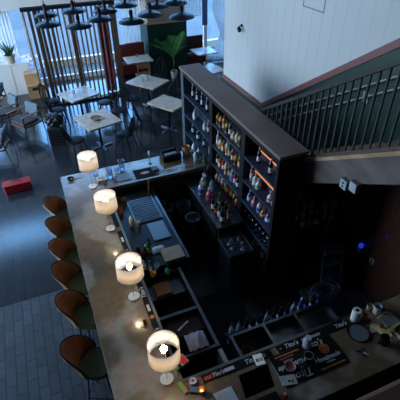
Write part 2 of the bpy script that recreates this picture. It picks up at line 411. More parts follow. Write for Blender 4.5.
p = atx(387, 237, WX-.022); tag(MB().box((WX-.035, p.y-.015, p.z-.02), (WX-.022, p.y+.015, p.z+.02)).build('wall_button', mat('blue_glow_dim', (.02, .03, .2), .4, emit=(.02, .04, .5), es=.12)), 'tiny dim blue button high on the dark board wall', 'button')
gm = mat('grey_box_paint', (.42, .48, .52), .4)
for (u, v, lab) in ((344.5, 184, 'grey junction box with two black holes under the stair edge'), (354, 187, 'plain grey junction box under the stair edge, nearer the right wall')):
    p = atx(u, v, 2.9); t = thing('junction_box', lab, 'box', (2.938, p.y, p.z))
    MB().box((-.055, -.055, -.06), (0, .055, .06)).build('housing', mat('dark_box', (.12, .15, .18), .4), t, bevel=.004)
    MB().box((-.062, -.05, -.055), (-.055, .05, .055)).build('cover', gm, t)
    if 'holes' in lab:
        for s in (-1, 1): MB().cyl((0, 0, 0), .013, .004, M=Matrix.Translation((-.062, 0, s*.022)) @ Matrix.Rotation(-PI/2, 4, 'Y')).build('hole', BLACK, t)

# ------------------------------------------------------------------ bar counter
stone = mat('bar_stone', (.20, .165, .13), .22, coat=.35)
nt = stone.node_tree; b = nt.nodes['Principled BSDF']; b.inputs['Coat Roughness'].default_value = .12
tc = nt.nodes.new('ShaderNodeTexCoord')
n1 = nt.nodes.new('ShaderNodeTexNoise'); n1.inputs['Scale'].default_value = 1.9; n1.inputs['Detail'].default_value = 2; nt.links.new(tc.outputs['Object'], n1.inputs['Vector'])
r1 = nt.nodes.new('ShaderNodeValToRGB'); r1.color_ramp.elements[0].color = (.19, .13, .075, 1); r1.color_ramp.elements[0].position = .50; r1.color_ramp.elements[1].color = (.34, .285, .23, 1); r1.color_ramp.elements[1].position = .60
nt.links.new(n1.outputs['Fac'], r1.inputs['Fac'])
n2 = nt.nodes.new('ShaderNodeTexNoise'); n2.inputs['Scale'].default_value = 14; n2.inputs['Detail'].default_value = 6; nt.links.new(tc.outputs['Object'], n2.inputs['Vector'])
mx = nt.nodes.new('ShaderNodeMix'); mx.data_type = 'RGBA'; mx.blend_type = 'OVERLAY'; mx.inputs['Factor'].default_value = .5
nt.links.new(r1.outputs['Color'], mx.inputs['A']); nt.links.new(n2.outputs['Color'], mx.inputs['B']); 
nt.links.new(mx.outputs['Result'], b.inputs['Base Color'])
bar = thing('bar_counter', 'U shaped bar counter with a mottled brown and grey stone top', 'bar counter', (0, 0, 0))
OX, IX, NY0, NY1, FY0, FY1 = -.05, .64, 1.43, 2.13, 5.76, 6.44
NX = 3.96
poly = [(OX, NY0), (NX, NY0), (NX, NY1), (IX, NY1), (IX, FY0), (2.44, FY0), (2.44, FY1), (OX, FY1)]
MB().prism(poly, 'z', 1.015, 1.07).build('countertop', stone, bar, bevel=.006)
bf = mat('bar_front', (.03, .03, .032), .6)
MB().prism([(.28, 1.78), (NX, 1.78), (NX, 2.1), (.6, 2.1), (.6, 5.8), (2.4, 5.8), (2.4, 6.12), (.28, 6.12)], 'z', 0, 1.015).build('bar_front', bf, bar)
MB().box((IX-.03, NY1, 1.071), (IX, FY0, 1.078)).box((IX, NY1-.03, 1.071), (2.9, NY1, 1.078)).box((IX, FY0, 1.071), (2.44, FY0+.03, 1.078)).build('steel_edge', mat('worn_steel_edge', (.3, .28, .25), .35, metal=1), bar)

# bar mats along the inner edge
mwhite = mat('print_white', (.62, .62, .6), .6); morange = mat('print_orange', (.62, .17, .03), .6); mred = mat('print_red', (.5, .05, .05), .6)
RUB = mat('black_rubber', (.008, .008, .009), .7, spec=.2)
zt = 1.0712
def rail_mat(label, x0, y0, L, ang, marks, w=.085):
    t = thing('bar_mat', label, 'bar mat', (x0+(.009 if ang else 0), y0, zt), ang, 'black printed mats along the inner edge of the bar')
    w = .07 if ang else w; MB().box((0, 0, 0), (L, w, .006)).build('rubber', RUB, t, bevel=.002)
    for kind, s, sz in marks:
        if kind == 'o': MB().cyl((s, w/2, .006), sz, .001, 24).build('emblem', morange, t)
        elif kind == 'r': MB().box((s-sz, w*.25, .006), (s+sz, w*.7, .007)).build('red_print', mred, t)
        elif kind == 'w': MB().box((s-sz, w*.3, .006), (s+sz, w*.75, .0067)).build('white_print', mwhite, t)
        else: text_mesh(kind, sz, mwhite, t, (s, w/2, .0066), 0, .25, offset=.0012)
    return t
# near segment strip (x runs right)
rail_mat('long black mat on the near counter edge with white script and orange circle', .82, 2.005, .80, 0, [('r', .06, .04), ('w', .30, .055), ("Tito's", .17, .06), ("Tito's", .56, .075), ('o', .70, .026)])
rail_mat('black bar mat on the near counter edge right of the phone, printed with white script', 1.69, 2.005, .95, 0, [('o', .04, .012), ("Tito's", .17, .075), ("Handmade", .42, .055), ("Tito's", .82, .07)])
# long segment strips (rotated, text along y)
for y0, L, lab, mk in ((4.72, .95, 'black bar mat on the long counter between the two farthest lamps', [('Handmade', .55, .07), ('r', .78, .05)]),
                       (3.62, 1.0, 'black bar mat with red and white marks beside the second nearest lamp', [('w', .12, .04), ('r', .26, .05), ("Tito's", .5, .07), ('w', .8, .05)]),
                       (2.42, 1.15, 'black bar mat with round emblem on the long counter above the nearest lamp', [("Tito's", .3, .08), ('o', .56, .028), ('w', .7, .05), ("Tito's", .95, .08)])):
    rail_mat(lab, .60, y0, L, PI/2, mk)

# big printed mat on near counter
bm_t = thing('bar_service_mat', 'large black rubber mat with white script and orange circle on the near counter', 'bar mat', (1.56, 1.635, zt))
MB().box((0, 0, 0), (.76, .365, .007)).build('rubber', RUB, bm_t, bevel=.003)
zz = .0078
text_mesh("Handmade", .075, mwhite, bm_t, (.19, .205, zz), PI, .3, offset=.001); text_mesh("VODKA", .032, mwhite, bm_t, (.17, .262, zz), PI)
MB().box((.05, .325, .007), (.34, .340, .0078)).build('orange_line', morange, bm_t); MB().box((.09, .295, .007), (.26, .303, .0078)).build('orange_line', morange, bm_t)
text_mesh("Tito's", .115, mwhite, bm_t, (.22, .075, zz), PI, .3, offset=.001)
text_mesh("Tito's", .10, mwhite, bm_t, (.52, .325, zz), 0, .3, offset=.001)
MB().cyl((.60, .235, .007), .058, .0006, 32).build('emblem', morange, bm_t); MB().lathe([(.040, .0), (.045, .0)], (.60, .235, .0080), 32, cap=False).build('emblem_ring', BLACK, bm_t)
text_mesh("ATX", .035, BLACK, bm_t, (.60, .235, zz), 0)
text_mesh("Handmade", .072, mwhite, bm_t, (.57, .135, zz), 0, .3, offset=.001); text_mesh("VODKA", .030, mwhite, bm_t, (.58, .085, zz), 0)
MB().box((.43, .03, .007), (.73, .045, .0078)).build('orange_line', morange, bm_t)
# far-side mat with red emblem
p = at(145, 173, 1.07); t = thing('bar_mat', 'black bar mat with a red oval print on the far counter', 'bar mat', (p.x, p.y, zt))
MB().box((-.19, -.15, 0), (.21, .15, .006)).build('rubber', RUB, t, bevel=.002)
MB().lathe([(.09, 0), (.09, .001)], (0, 0, .006), 24, Matrix.Scale(.5, 4, (0, 1, 0))).build('red_oval', mat('red_print_b', (.5, .10, .10), .6), t)
MB().lathe([(.065, 0), (.065, .001)], (0, 0, .0072), 24, Matrix.Scale(.4, 4, (0, 1, 0))).build('pale_oval', mwhite, t)

# ------------------------------------------------------------------ table lamps
shadem = clothmat('lamp_shade_cloth', (.90, .88, .85), (.98, .92, .84), .7)
def make_lamp():
    t = thing('table_lamp', '', 'lamp', (0, 0, 0))
    MB().lathe([(.066, 0), (.07, .004), (.07, .018), (.066, .022)], seg=32).build('base', MARBLE, t, True)
    MB().tube([(0, 0, .022), (0, 0, .50)], .006, 10).build('pole', BRASS, t, True)
    MB().cyl((0, 0, .44), .017, .05, 14).build('bulb_holder', BRASS, t, True)
    bulb = MB().ball((0, 0, .53), .032, 1.1).build('bulb', mat('lit_bulb', (1, .8, .5), .5, emit=(1, .76, .5), es=115), t, True)
    sh = MB().lathe([(.155, .385), (.15, .615)], seg=40, cap=False).build('lamp_shade', shadem, t, True)
    sd = sh.modifiers.new('s', 'SOLIDIFY'); sd.thickness = .003
    fr = MB()
    for a in range(3):
        an = a*2*PI/3+.4; fr.tube([(0, 0, .60), (.151*math.cos(an), .151*math.sin(an), .61)], .002, 6)
    fr.ball((0, 0, .605), .008).build('finial', BRASS, sh, True)
    MB().tube([(0, 0, .49), (.03, 0, .53), (.03, 0, .57), (0, 0, .60)], .002, 6).tube([(0, 0, .49), (-.03, 0, .53), (-.03, 0, .57), (0, 0, .60)], .002, 6).build('harp', BRASS, t)
    for rr, zz in ((.151, .613), (.156, .388)):
        MB().tube([(rr*math.cos(a*PI/16), rr*math.sin(a*PI/16), zz) for a in range(32)], .003, 6, closed=True).build('shade_rim', mat('cream_trim', (.6, .5, .38), .7), sh)
    return t
lamp = make_lamp()
for i, (x, y, lab) in enumerate(((.43, 5.91, 'white drum lamp on a brass pole, farthest of the four on the bar'), (.47, 4.72, 'white drum lamp on the bar, second from the far end'),
                                 (.47, 3.35, 'white drum lamp on the bar, second nearest to the viewer'), (.49, 2.19, 'white drum lamp nearest to the viewer, its bright bulb seen from above'))):
    o = lamp if i == 0 else copy_tree(lamp); o.location = (x-(.012 if i == 2 else 0), y, 1.0705); o['label'] = lab; o['group'] = 'table lamps along the bar'

# ------------------------------------------------------------------ bar stools
leather = mat('brown_leather', (.44, .16, .065), .45, noise=.25, nscale=12, bump=.15)
greenf = mat('green_fabric', (.22, .27, .13), .8, noise=.2, nscale=20)
tanf = mat('tan_shell', (.90, .62, .36), .5)
def make_stool():
    t = thing('bar_stool', '', 'bar stool', (0, 0, 0))      # faces +x
    MB().lathe([(.17, .70), (.215, .715), (.228, .745), (.215, .78), (.12, .795), (.002, .795)], seg=32).build('seat', greenf, t, True)
    # backrest shell: angle range round -x
    def shell(r0, z0, off, name, m, span=1.22, top=.27):
        mb = MB(); n = 20; k = 8; v = []; fc = []
        for i in range(n+1):
            a = PI-span+2*span*i/n; q = math.cos((a-PI)/span*PI/2)**.55 if abs(a-PI) < span else 0
            for j in range(k+1):
                h = j/k*(.05+top*q); r = r0+off+h*(.06+.50*max(math.cos(a-PI), 0)**3)
                v.append((r*math.cos(a), r*math.sin(a), z0+h))
        for i in range(n):
            for j in range(k): a_ = i*(k+1)+j; fc.append((a_, a_+k+1, a_+k+2, a_+1))
        mb._add(v, fc); o = mb.build(name, m, t, True); sd = o.modifiers.new('s', 'SOLIDIFY'); sd.thickness = .014; sd.offset = 0; return o
    shell(.222, .74, 0, 'backrest', leather)
    shell(.238, .725, 0, 'back_shell', tanf, 1.2, .26)
    mb = MB(); pts = []
    for i in range(25):
        a = PI-1.22+2.44*i/24; q = max(math.cos((a-PI)/1.22*PI/2), 0)**.55; h = .055+.27*q; r = .231+h*(.06+.50*max(math.cos(a-PI), 0)**3)
        pts.append((r*math.cos(a), r*math.sin(a), .735+h))
    mb.tube(pts, .009, 8).build('rim_piping', BLACK, t, True)
    MB().cyl((0, 0, .685), .13, .02).build('under_plate', BLACKM, t)
    for sx in (-1, 1):
        for sy in (-1, 1):
            MB().tube([(sx*.11, sy*.11, .69), (sx*.20, sy*.20, 0.0)], .010, 8).build('leg', BLACKM, t, True)
    c = [(.176, .176), (-.176, .176), (-.176, -.176), (.176, -.176)]
    MB().tube([(x, y, .25) for x, y in c], .009, 6, closed=True).build('foot_ring', BLACKM, t)
    return t
stool = make_stool()
ords = ('nearest of the six', 'second from the near end', 'third from the near end', 'fourth from the near end', 'fifth from the near end', 'farthest of the six, by the far corner of the bar')
for i, y in enumerate((2.86, 3.56, 4.12, 4.62, 5.14, 5.72)):
    o = stool if i == 0 else copy_tree(stool)
    o.scale = (.90, .90, 1); o.location = (-.12+random.uniform(-.008, .008)+.014*i, y, 0); o.rotation_euler.z = random.uniform(-.08, .08)-.42; o['label'] = 'brown and green bar stool, '+ords[i]; o['group'] = 'bar stools along the long counter'

# ------------------------------------------------------------------ bottles
def gl(name, c, r=.08): return mat(name, c, r, coat=.5)
BG = dict(amber=gl('amber_glass', (.30, .10, .02)), green=gl('green_glass', (.02, .12, .04)), dark=gl('dark_glass', (.012, .012, .02)), clear=gl('clear_bottle', (.28, .33, .38)),
          red=gl('red_liquor', (.35, .02, .02)), blue=gl('blue_glass', (.03, .08, .35)), cream=gl('cream_bottle', (.6, .52, .4)), gold=gl('gold_liquor', (.5, .28, .04)), pink=gl('pink_bottle', (.5, .15, .25)), teal=gl('teal_bottle', (.03, .3, .25)), white=gl('white_bottle', (.6, .62, .65)))
LB = dict(white=mat('label_white', (.68, .68, .66), .6), cream=mat('label_cream', (.6, .5, .35), .6), black=mat('label_black', (.02, .02, .02), .5), red=mat('label_red', (.5, .04, .03), .6), orange=mat('label_orange', (.6, .2, .03), .6), blue=mat('label_blue', (.06, .12, .4), .6), green=mat('label_green', (.25, .45, .08), .6))
CP = dict(black=mat('cap_black', (.02, .02, .02), .4), gold=mat('cap_gold', (.5, .33, .08), .35, metal=.7), white=mat('cap_white', (.6, .6, .6), .4), red=mat('cap_red', (.4, .03, .03), .4))
SH = dict(tall=([(.034, 0), (.037, .01), (.037, .19), (.030, .215), (.014, .24), (.013, .29)], (.0375, .05, .14), (.0145, .275, .305), 14, 'tall'),
          round=([(.045, 0), (.05, .015), (.05, .12), (.035, .16), (.015, .18), (.014, .23)], (.0505, .03, .11), (.016, .215, .25), 14, 'round'),
          square=([(.050, 0), (.053, .01), (.053, .15), (.04, .175), (.016, .185), (.015, .225)], (.0535, .03, .12), (.018, .215, .25), 4, 'square'),
          slim=([(.028, 0), (.030, .01), (.030, .20), (.024, .225), (.012, .25), (.012, .30)], (.0305, .06, .16), (.0135, .285, .315), 12, 'slim'),
          squat=([(.055, 0), (.06, .02), (.055, .09), (.025, .125), (.014, .14), (.014, .18)], (.0585, .02, .075), (.02, .17, .205), 14, 'squat'))
PROTO = {}
def bottle(shape, colr, lb, cp, loc, label, group, rz=0, name='bottle', scale=1, cat='bottle'):
    key = (shape, colr, lb, cp)
    pr, (lr, l0, l1), (cr, c0, c1), seg, wd = SH[shape]
    if key not in PROTO:
        sm = seg > 4
        o = MB().lathe(pr, seg=seg).build(name, BG[colr], None, sm)
        if lb: MB().lathe([(lr, l0), (lr, l1)], seg=seg).build('paper_label', LB[lb], o, sm)
        MB().cyl((0, 0, c0), cr, c1-c0, 10).build('cap', CP[cp], o, True)
        PROTO[key] = o
    else: o = copy_tree(PROTO[key])
    o.location = loc; o.rotation_euler = (0, 0, rz); o.scale = (scale,)*3
    tag(o, label, cat, group); return o
SW = {k: v[4] for k, v in SH.items()}

# ------------------------------------------------------------------ bottle shelf unit
SXF, SXB, SY0, SY1, SH_ = 2.50, 2.88, 3.60, 7.14, 2.44
unit = thing('bottle_shelf', 'tall black back bar shelf with three open bays of bottles and a grey brown top', 'shelf unit', (0, 0, 0))
navy = mat('navy_shelf', (.028, .055, .10), .4, noise=.2)
MB().box((SXF-.02, SY0-.03, SH_-.045), (SXB+.02, SY1+.03, SH_)).build('top', mat('grey_brown_top', (.24, .155, .125), .65, noise=.2, nscale=3), unit, bevel=.004)
MB().box((SXB-.02, SY0, 0), (SXB, SY1, SH_-.045)).build('back_panel', navy, unit)
DIV = [(SY0, SY0+.06), (4.50, 4.62), (5.66, 5.78), (SY1-.13, SY1)]
for i, (a, b_) in enumerate(DIV):
    MB().box((SXF, a, 0), (SXB-.02, b_, SH_-.045)).build('upright', mat('blue_grey_side', (.06, .085, .105), .5) if i == 3 else BLACKW, unit)
LV = [1.95, 1.55, 1.17, .80, .42, .06]
bays = [(SY0+.06, 4.50), (4.62, 5.66), (5.78, SY1-.13)]
for (a, b_) in bays:
    for z in LV: MB().box((SXF, a, z-.03), (SXB-.02, b_, z)).build('shelf_board', navy, unit)
    MB().box((SXF, a, SH_-.13), (SXF+.02, b_, SH_-.045)).build('header', BLACKW, unit)
led = mat('warm_led', (.4, .12, .03), .5, emit=(1, .30, .08), es=.9)
def strip(y0, y1, z, es=None):
    MB().box((SXF-.006, y0, z-.012), (SXF, y1, z+.012)).build('light_strip', led, unit)

stepm = mat('step_navy', (.028, .055, .10), .4)
for (a, b_, z) in ((SY0+.07, 4.49, LV[0]), (SY0+.07, 4.49, LV[1]), (SY0+.07, 4.49, LV[2]), (5.79, 6.98, LV[1]), (4.63, 5.65, LV[0]), (4.63, 5.65, LV[1]), (4.63, 5.65, LV[2])):
    MB().box((2.70, a, z+.0005), (SXB-.025, b_, z+.10)).build('bottle_step', stepm, unit)
for (a, b_, z) in ((SY0+.07, 4.42, LV[0]), (SY0+.07, 4.49, LV[1]), (SY0+.07, 4.40, LV[2]), (5.80, 6.25, LV[1])):
    MB().box((2.692, a, z+.100), (2.706, b_, z+.114)).build('light_strip', led, unit)
ledh = mat('warm_led_in', (1, .5, .2), .5, emit=(1, .42, .15), es=5)
for z in (2.31, 1.91, 1.51, 1.13):
    MB().box((SXB-.035, 4.66, z-.006), (SXB-.03, 5.62, z)).build('light_strip', ledh, unit)

BAYN = {0: 'near bay', 1: 'crowded middle bay', 2: 'far left bay'}
SHN = {0: 'top shelf', 1: 'second shelf', 2: 'third shelf', 3: 'fourth shelf', 4: 'fifth shelf', 5: 'lowest shelf'}
ORD = ['first', 'second', 'third', 'fourth', 'fifth', 'sixth', 'seventh', 'eighth', 'ninth', 'tenth', 'eleventh', 'twelfth']
combos = [('tall', 'dark', 'white', 'black'), ('square', 'amber', 'cream', 'gold'), ('tall', 'clear', 'white', 'white'), ('round', 'amber', 'red', 'black'), ('slim', 'green', 'cream', 'gold'), ('squat', 'gold', 'white', 'black'),
          ('square', 'clear', 'blue', 'white'), ('tall', 'red', 'white', 'black'), ('round', 'cream', 'orange', 'gold'), ('slim', 'clear', 'green', 'white'), ('square', 'gold', 'black', 'black'), ('tall', 'amber', 'cream', 'red'), ('tall', 'white', 'orange', 'gold'), ('round', 'clear', 'cream', 'black')]
for s in range(4):
    for row, x in ((0, 2.59), (1, 2.775)):
        n = 9 if row == 0 else 8; sp = (5.66-4.62-.12)/(9-1)
        for k in range(n):
            c_ = random.choice(combos); y = 5.60-k*sp-(sp/2 if row else 0)
            rowt = 'front row' if row == 0 else 'back row'
            bottle(*c_, (x+random.uniform(-.01, .01), y, LV[s]+(.101 if row and s < 3 else .0005)), '%s %s bottle, %s from left, %s, %s of middle shelf bay' % (SW[c_[0]], c_[1], ORD[k], rowt, SHN[s]), 'bottles in the middle bay of the bar shelf', random.choice((0, .2, -.2)) if c_[0] != 'square' else PI/4, scale=.86 if row == 0 else .77)
def few(bay, s, items):
    n = {}
    for i, (y, c_) in enumerate(items):
        bottle(*c_, (2.60, y, LV[s]+.0005), '%s %s bottle, %s from left on %s of %s' % (SW[c_[0]], c_[1], ORD[i], SHN[s], BAYN[bay]), 'bottles in the %s of the bar shelf' % BAYN[bay], PI/4 if c_[0] == 'square' else 0, scale=.84)
W1 = ('tall', 'dark', 'white', 'gold'); W2 = ('slim', 'dark', 'white', 'white'); W3 = ('round', 'white', 'white', 'white')
few(2, 0, [(6.78, W2), (6.56, W2), (6.33, W2), (6.10, W2), (5.93, ('tall', 'white', 'orange', 'red'))])
few(2, 1, [(6.70, W3), (6.20, ('round', 'clear', 'white', 'red')), (6.04, W2), (5.9, ('tall', 'amber', 'cream', 'black'))])
few(2, 2, [(6.82, W2), (6.55, W1), (6.25, W2), (5.95, ('tall', 'clear', 'white', 'white'))])
few(2, 3, [(6.80, W3), (6.55, W3), (6.25, ('slim', 'gold', 'green', 'gold')), (6.0, ('squat', 'gold', 'green', 'gold'))])
few(2, 4, [(6.5, ('round', 'gold', 'green', 'white')), (6.2, W3)])
few(0, 0, [(4.25, ('tall', 'dark', 'white', 'white')), (3.93, ('tall', 'dark', 'white', 'white'))])
few(0, 1, [(4.42, ('slim', 'pink', 'white', 'white')), (4.30, W3), (4.20, ('squat', 'white', 'green', 'white')), (3.86, ('squat', 'white', 'red', 'white')), (3.74, ('squat', 'pink', 'cream', 'gold'))])
few(0, 2, [(4.42, ('round', 'blue', 'white', 'white')), (4.28, ('squat', 'pink', 'blue', 'white')), (4.12, ('round', 'white', 'blue', 'red')), (4.0, ('squat', 'amber', 'cream', 'gold')), (3.86, ('round', 'blue', 'white', 'red')), (3.73, ('round', 'blue', 'white', 'white'))])
# glassware on the lower shelves
def glass(kind, loc, label, group, cat='glass', m=None, name='drinking_glass', sc_=1):
    key = ('g', kind, (m or GLASSC).name)
    if key not in PROTO:
        P = {'tumbler': [(.030, 0), (.034, .005), (.040, .10), (.037, .10), (.031, .012), (.001, .012)],
             'coupe': [(.035, 0), (.035, .004), (.005, .01), (.005, .08), (.03, .10), (.045, .15), (.042, .15), (.028, .105), (.001, .09)],
             'pitcher': [(.050, 0), (.055, .01), (.050, .12), (.055, .20), (.052, .20), (.047, .12), (.05, .015), (.001, .015)],
             'jar': [(.04, 0), (.045, .01), (.045, .12), (.035, .14), (.035, .16), (.001, .16)]}[kind]
        PROTO[key] = MB().lathe(P, seg=16).build(name, m or GLASSC, None, True); o = PROTO[key]
    else: o = PROTO[key].copy(); COL.objects.link(o)
    o.location = loc; o.scale = (sc_,)*3; tag(o, label, cat, group); return o
WG = glassmat('smoky_glass', (.5, .55, .62), .08, .3)
for r_, x in enumerate((2.56, 2.67, 2.78)):
    for k in range(7):
        glass('coupe', (x, 4.42-k*.115, LV[3]+.0005), 'stemmed glass on the fourth shelf of the near right bay', 'stemmed glasses on the fourth shelf of the near right bay', m=WG)
for r_, x in enumerate((2.57, 2.69)):
    for k in range(6):
        c_ = (('round', 'blue', 'white', 'white'), ('squat', 'pink', 'red', 'white'), ('slim', 'teal', 'white', 'gold'), ('tall', 'gold', 'orange', 'red'), ('round', 'white', 'blue', 'black'), ('tall', 'teal', 'green', 'white'))[(k*5+r_*3) % 6]
        bottle(*c_, (x, 4.38-k*.13, LV[4 if r_ == 0 else 4]+.0005), '%s %s bottle, %s from left, %s, fifth shelf of near bay' % (SW[c_[0]], c_[1], ORD[k], ('front row', 'back row')[r_]), 'bright bottles low in the near right bay')

# ------------------------------------------------------------------ back counter + bins
t = thing('back_counter', 'narrow steel topped counter in front of the bottle shelf', 'counter', (0, 0, 0))
MB().box((2.04, 4.32, 0), (2.46, 5.68, .86)).build('cabinet', BLACKW, t); MB().box((2.02, 4.30, .86), (2.48, 5.70, .89)).build('worktop', DSTEEL, t, bevel=.004)
MB().box((2.005, 4.30, .85), (2.02, 5.70, .893)).build('front_edge', STEEL, t)
for k, y in enumerate((4.4, 5.05)): 
    d = MB().box((2.02, y, .1), (2.04, y+.58, .80)).build('door', BLACK, t); MB().box((2.0, y+.5, .4), (2.02, y+.52, .6)).build('handle', STEEL, d)
for k in range(2):
    for j in range(4):
        c_ = (('tall', 'dark', 'white', 'black'), ('slim', 'green', 'white', 'gold'), ('tall', 'dark', 'red', 'red'))[(k+j) % 3]
        bottle(*c_, (2.13+k*.11, 4.40+j*.115, .8905), '%s %s bottle, %s from near end, %s, narrow counter before the shelf' % (SW[c_[0]], c_[1], ORD[j], ('front row', 'back row')[k]), 'bottles on the narrow counter before the shelf')
for j, (x, y, c_) in enumerate(((2.2, 5.08, ('squat', 'pink', 'red', 'white')), (2.12, 5.25, ('round', 'white', 'blue', 'white')), (2.3, 5.2, ('tall', 'clear', 'white', 'black')), (2.25, 5.45, ('round', 'clear', 'white', 'white')))):
    bottle(*c_, (x, y, .8905), '%s %s bottle, %s of four toward the far end of the narrow counter' % (SW[c_[0]], c_[1], ORD[j]), 'bottles at the far end of the narrow counter')
def bin_(loc, label, w, d, h, m, lining=True):
    t = thing('waste_bin', label, 'bin', loc)
    MB().prism([(-w/2, -d/2), (w/2, -d/2), (w/2, d/2), (-w/2, d/2)], 'z', 0, h).build('body', m, t, bevel=.02)
    mb = MB(); q = [(-w/2-.012, -d/2-.012), (w/2+.012, -d/2-.012), (w/2+.012, d/2+.012), (-w/2-.012, d/2+.012)]
    for i in range(4):
        a = q[i]; c = q[(i+1) % 4]; mb.tube([(a[0], a[1], h), ((a[0]+c[0])/2, (a[1]+c[1])/2, h+.008), (c[0], c[1], h)], .014, 8)
    mb.build('rim', m, t, True)
    lu = MB()
    for i in range(14): lu.ball((random.uniform(-w*.36, w*.36), random.uniform(-d*.36, d*.36), h-.01), random.uniform(.03, .06), .6, 7)
    lu.build('rubbish', mat('dark_rubbish', (.04, .035, .035), .4, col2=(.13, .12, .13), nscale=20), t)
    return t
bin_((2.18, 4.02, 0), 'dark blue grey open waste bin at the near end of the narrow counter', .36, .42, .74, mat('bin_blue', (.02, .035, .055), .35))
t = thing('metal_canister', 'tall round steel canister standing on the floor before the back counter', 'canister', (1.84, 4.93, 0))
MB().lathe([(.10, 0), (.12, .02), (.125, .68), (.13, .70), (.12, .70), (.115, .6), (.001, .6)], seg=28).build('body', DSTEEL, t, True)
for nm, x, y, r_ in (('left', 1.53, 5.50, .14), ('right', 1.85, 5.40, .12)):
    t = thing('round_bin', 'grey round bin with a crumpled clear liner, %s of the pair below the far counter' % nm, 'bin', (x, y, 0))
    MB().lathe([(r_*.8, 0), (r_, .55), (r_*.9, .55), (r_*.7, .3), (.001, .3)], seg=24).build('body', mat('bin_grey', (.10, .10, .12), .3, metal=.6), t, True)
    mb = MB(); v = []
    n = 40
    for ring, (rr, z) in enumerate(((1.1, .36), (1.12, .5), (1.08, .60), (.92, .61), (.8, .45))):
        for k in range(n): a = 2*PI*k/n; w_ = rr*r_*(1+.05*math.sin(k*2.3+ring)); v.append((w_*math.cos(a), w_*math.sin(a), z+.02*math.sin(k*1.7)))
    fcs = [(i*n+k, i*n+(k+1) % n, (i+1)*n+(k+1) % n, (i+1)*n+k) for i in range(4) for k in range(n)]
    mb._add(v, fcs); mb.build('liner', mat('clear_liner', (.30, .33, .40), .15, alpha=.55), t, True)
    MB().tube([(r_*1.12*math.cos(a), .01*0+r_*1.12*math.sin(a), .63) for a in [2*PI*k/24 for k in range(24)]], .006, 6, closed=True).build('wire_ring', STEEL, t)

# ------------------------------------------------------------------ work stations inside the bar
t = thing('bar_workstation', 'black under counter station with steel top behind the long counter', 'workstation', (0, 0, 0))
MB().box((.66, 3.92, 0), (1.36, 5.72, .86)).build('cabinet', BLACKW, t); MB().box((.655, 3.90, .86), (1.38, 5.73, .885)).build('worktop', mat('dark_steel_top', (.06, .07, .085), .3, metal=.8), t)
MB().box((1.36, 3.90, .845), (1.395, 5.73, .90)).build('front_rail', STEEL, t)
ZW = .8855
t = thing('drainboard', 'ribbed blue grey steel drainboard at the far end of the station', 'drainboard', (1.05, 5.28, ZW))
MB().box((-.17, -.40, 0), (.27, .40, .02)).build('tray', mat('blue_steel', (.22, .30, .36), .3, metal=.9), t)
mb = MB()
for k in range(14): mb.box((-.15, -.37+k*.055, .02), (.25, -.35+k*.055, .032))
mb.build('ribs', STEEL, t)
tag(MB().box((1.03, 4.40, ZW), (1.29, 4.82, ZW+.02)).build('steel_tray', mat('tray_steel', (.28, .33, .37), .35, metal=.9), bevel=.004), 'flat blue grey steel tray next to the white bottle', 'tray')
p = at(163, 268, .9); t = MB().box((-.15, -.13, 0), (.15, .13, .02)).build('cutting_board', mat('board_beige', (.46, .36, .25), .6, noise=.12), bevel=.004); place(t, (1.19, 4.06, ZW), .0); tag(t, 'pale beige cutting board at the near end of the station', 'cutting board')
# small things on station
def cup(u, v, z, r, h, m, label, name='cup', cat='cup', rim=None, inner=None):
    p = at(u, v, z); t = MB().lathe([(r*.85, 0), (r, h), (r*.9, h), (r*.75, .01), (.001, .01)], seg=20).build(name, m, None, True); t.location = (p.x, p.y, z); tag(t, label, cat)
    if inner: MB().cyl((0, 0, h*.6), r*.86, .004).build('contents', inner, t)
    return t
cream = mat('cream_plastic', (.62, .6, .56), .5); bluec = mat('blue_plastic', (.06, .14, .3), .5)
cup(120, 212, ZW, .055, .10, mat('amber_bowl', (.40, .17, .05), .3), 'orange amber tub behind the second lamp from the far end', 'tub', 'tub')
cup(124, 204, ZW, .040, .10, mat('amber_bowl', (.40, .17, .05), .3), 'smaller amber tub beyond the orange amber tub', 'tub', 'tub')
p = at(132, 226, ZW); t = thing('squeeze_bottle', 'white squeeze bottle with pointed tip beside the steel tray', 'bottle', (p.x, p.y, ZW))
MB().lathe([(.035, 0), (.038, .01), (.038, .13), (.03, .15)], seg=18).build('body', WHITE, t, True); MB().lathe([(.03, .15), (.006, .21)], seg=14).build('nozzle', PAPER, t, True)
p = at(139, 226, ZW); t = MB().lathe([(.03, 0), (.032, .09), (.028, .10)], seg=16).build('jar', mat('tan_jar', (.5, .36, .24), .5), None, True); t.location = (p.x, p.y, ZW); tag(t, 'small tan jar right of the white squeeze bottle', 'jar')
p = at(150, 254, ZW); bottle('tall', 'green', 'green', 'black', (p.x, p.y, ZW), 'bright green bottle between the steel tray and the cutting board', 'loose items on the bar station')
BG['green'] = BG['green']
t = MB(); v = []
for i in range(9):
    for j in range(9): v.append(((i-4)*.025, (j-4)*.018, .035*math.exp(-((i-4)**2+(j-4)**2)/9)+.006*math.sin(i*2.1+j*1.7)+.008))
t._add(v, [(i*9+j, i*9+j+1, (i+1)*9+j+1, (i+1)*9+j) for i in range(8) for j in range(8)])
o = t.build('bar_cloth', mat('pale_blue_cloth', (.50, .55, .66), .8), None, True); o.location = (*at(158, 250, ZW)[:2], ZW); tag(o, 'crumpled pale cloth beside the green bottle', 'cloth'); sd = o.modifiers.new('s', 'SOLIDIFY'); sd.thickness = .004; sd.offset = 1
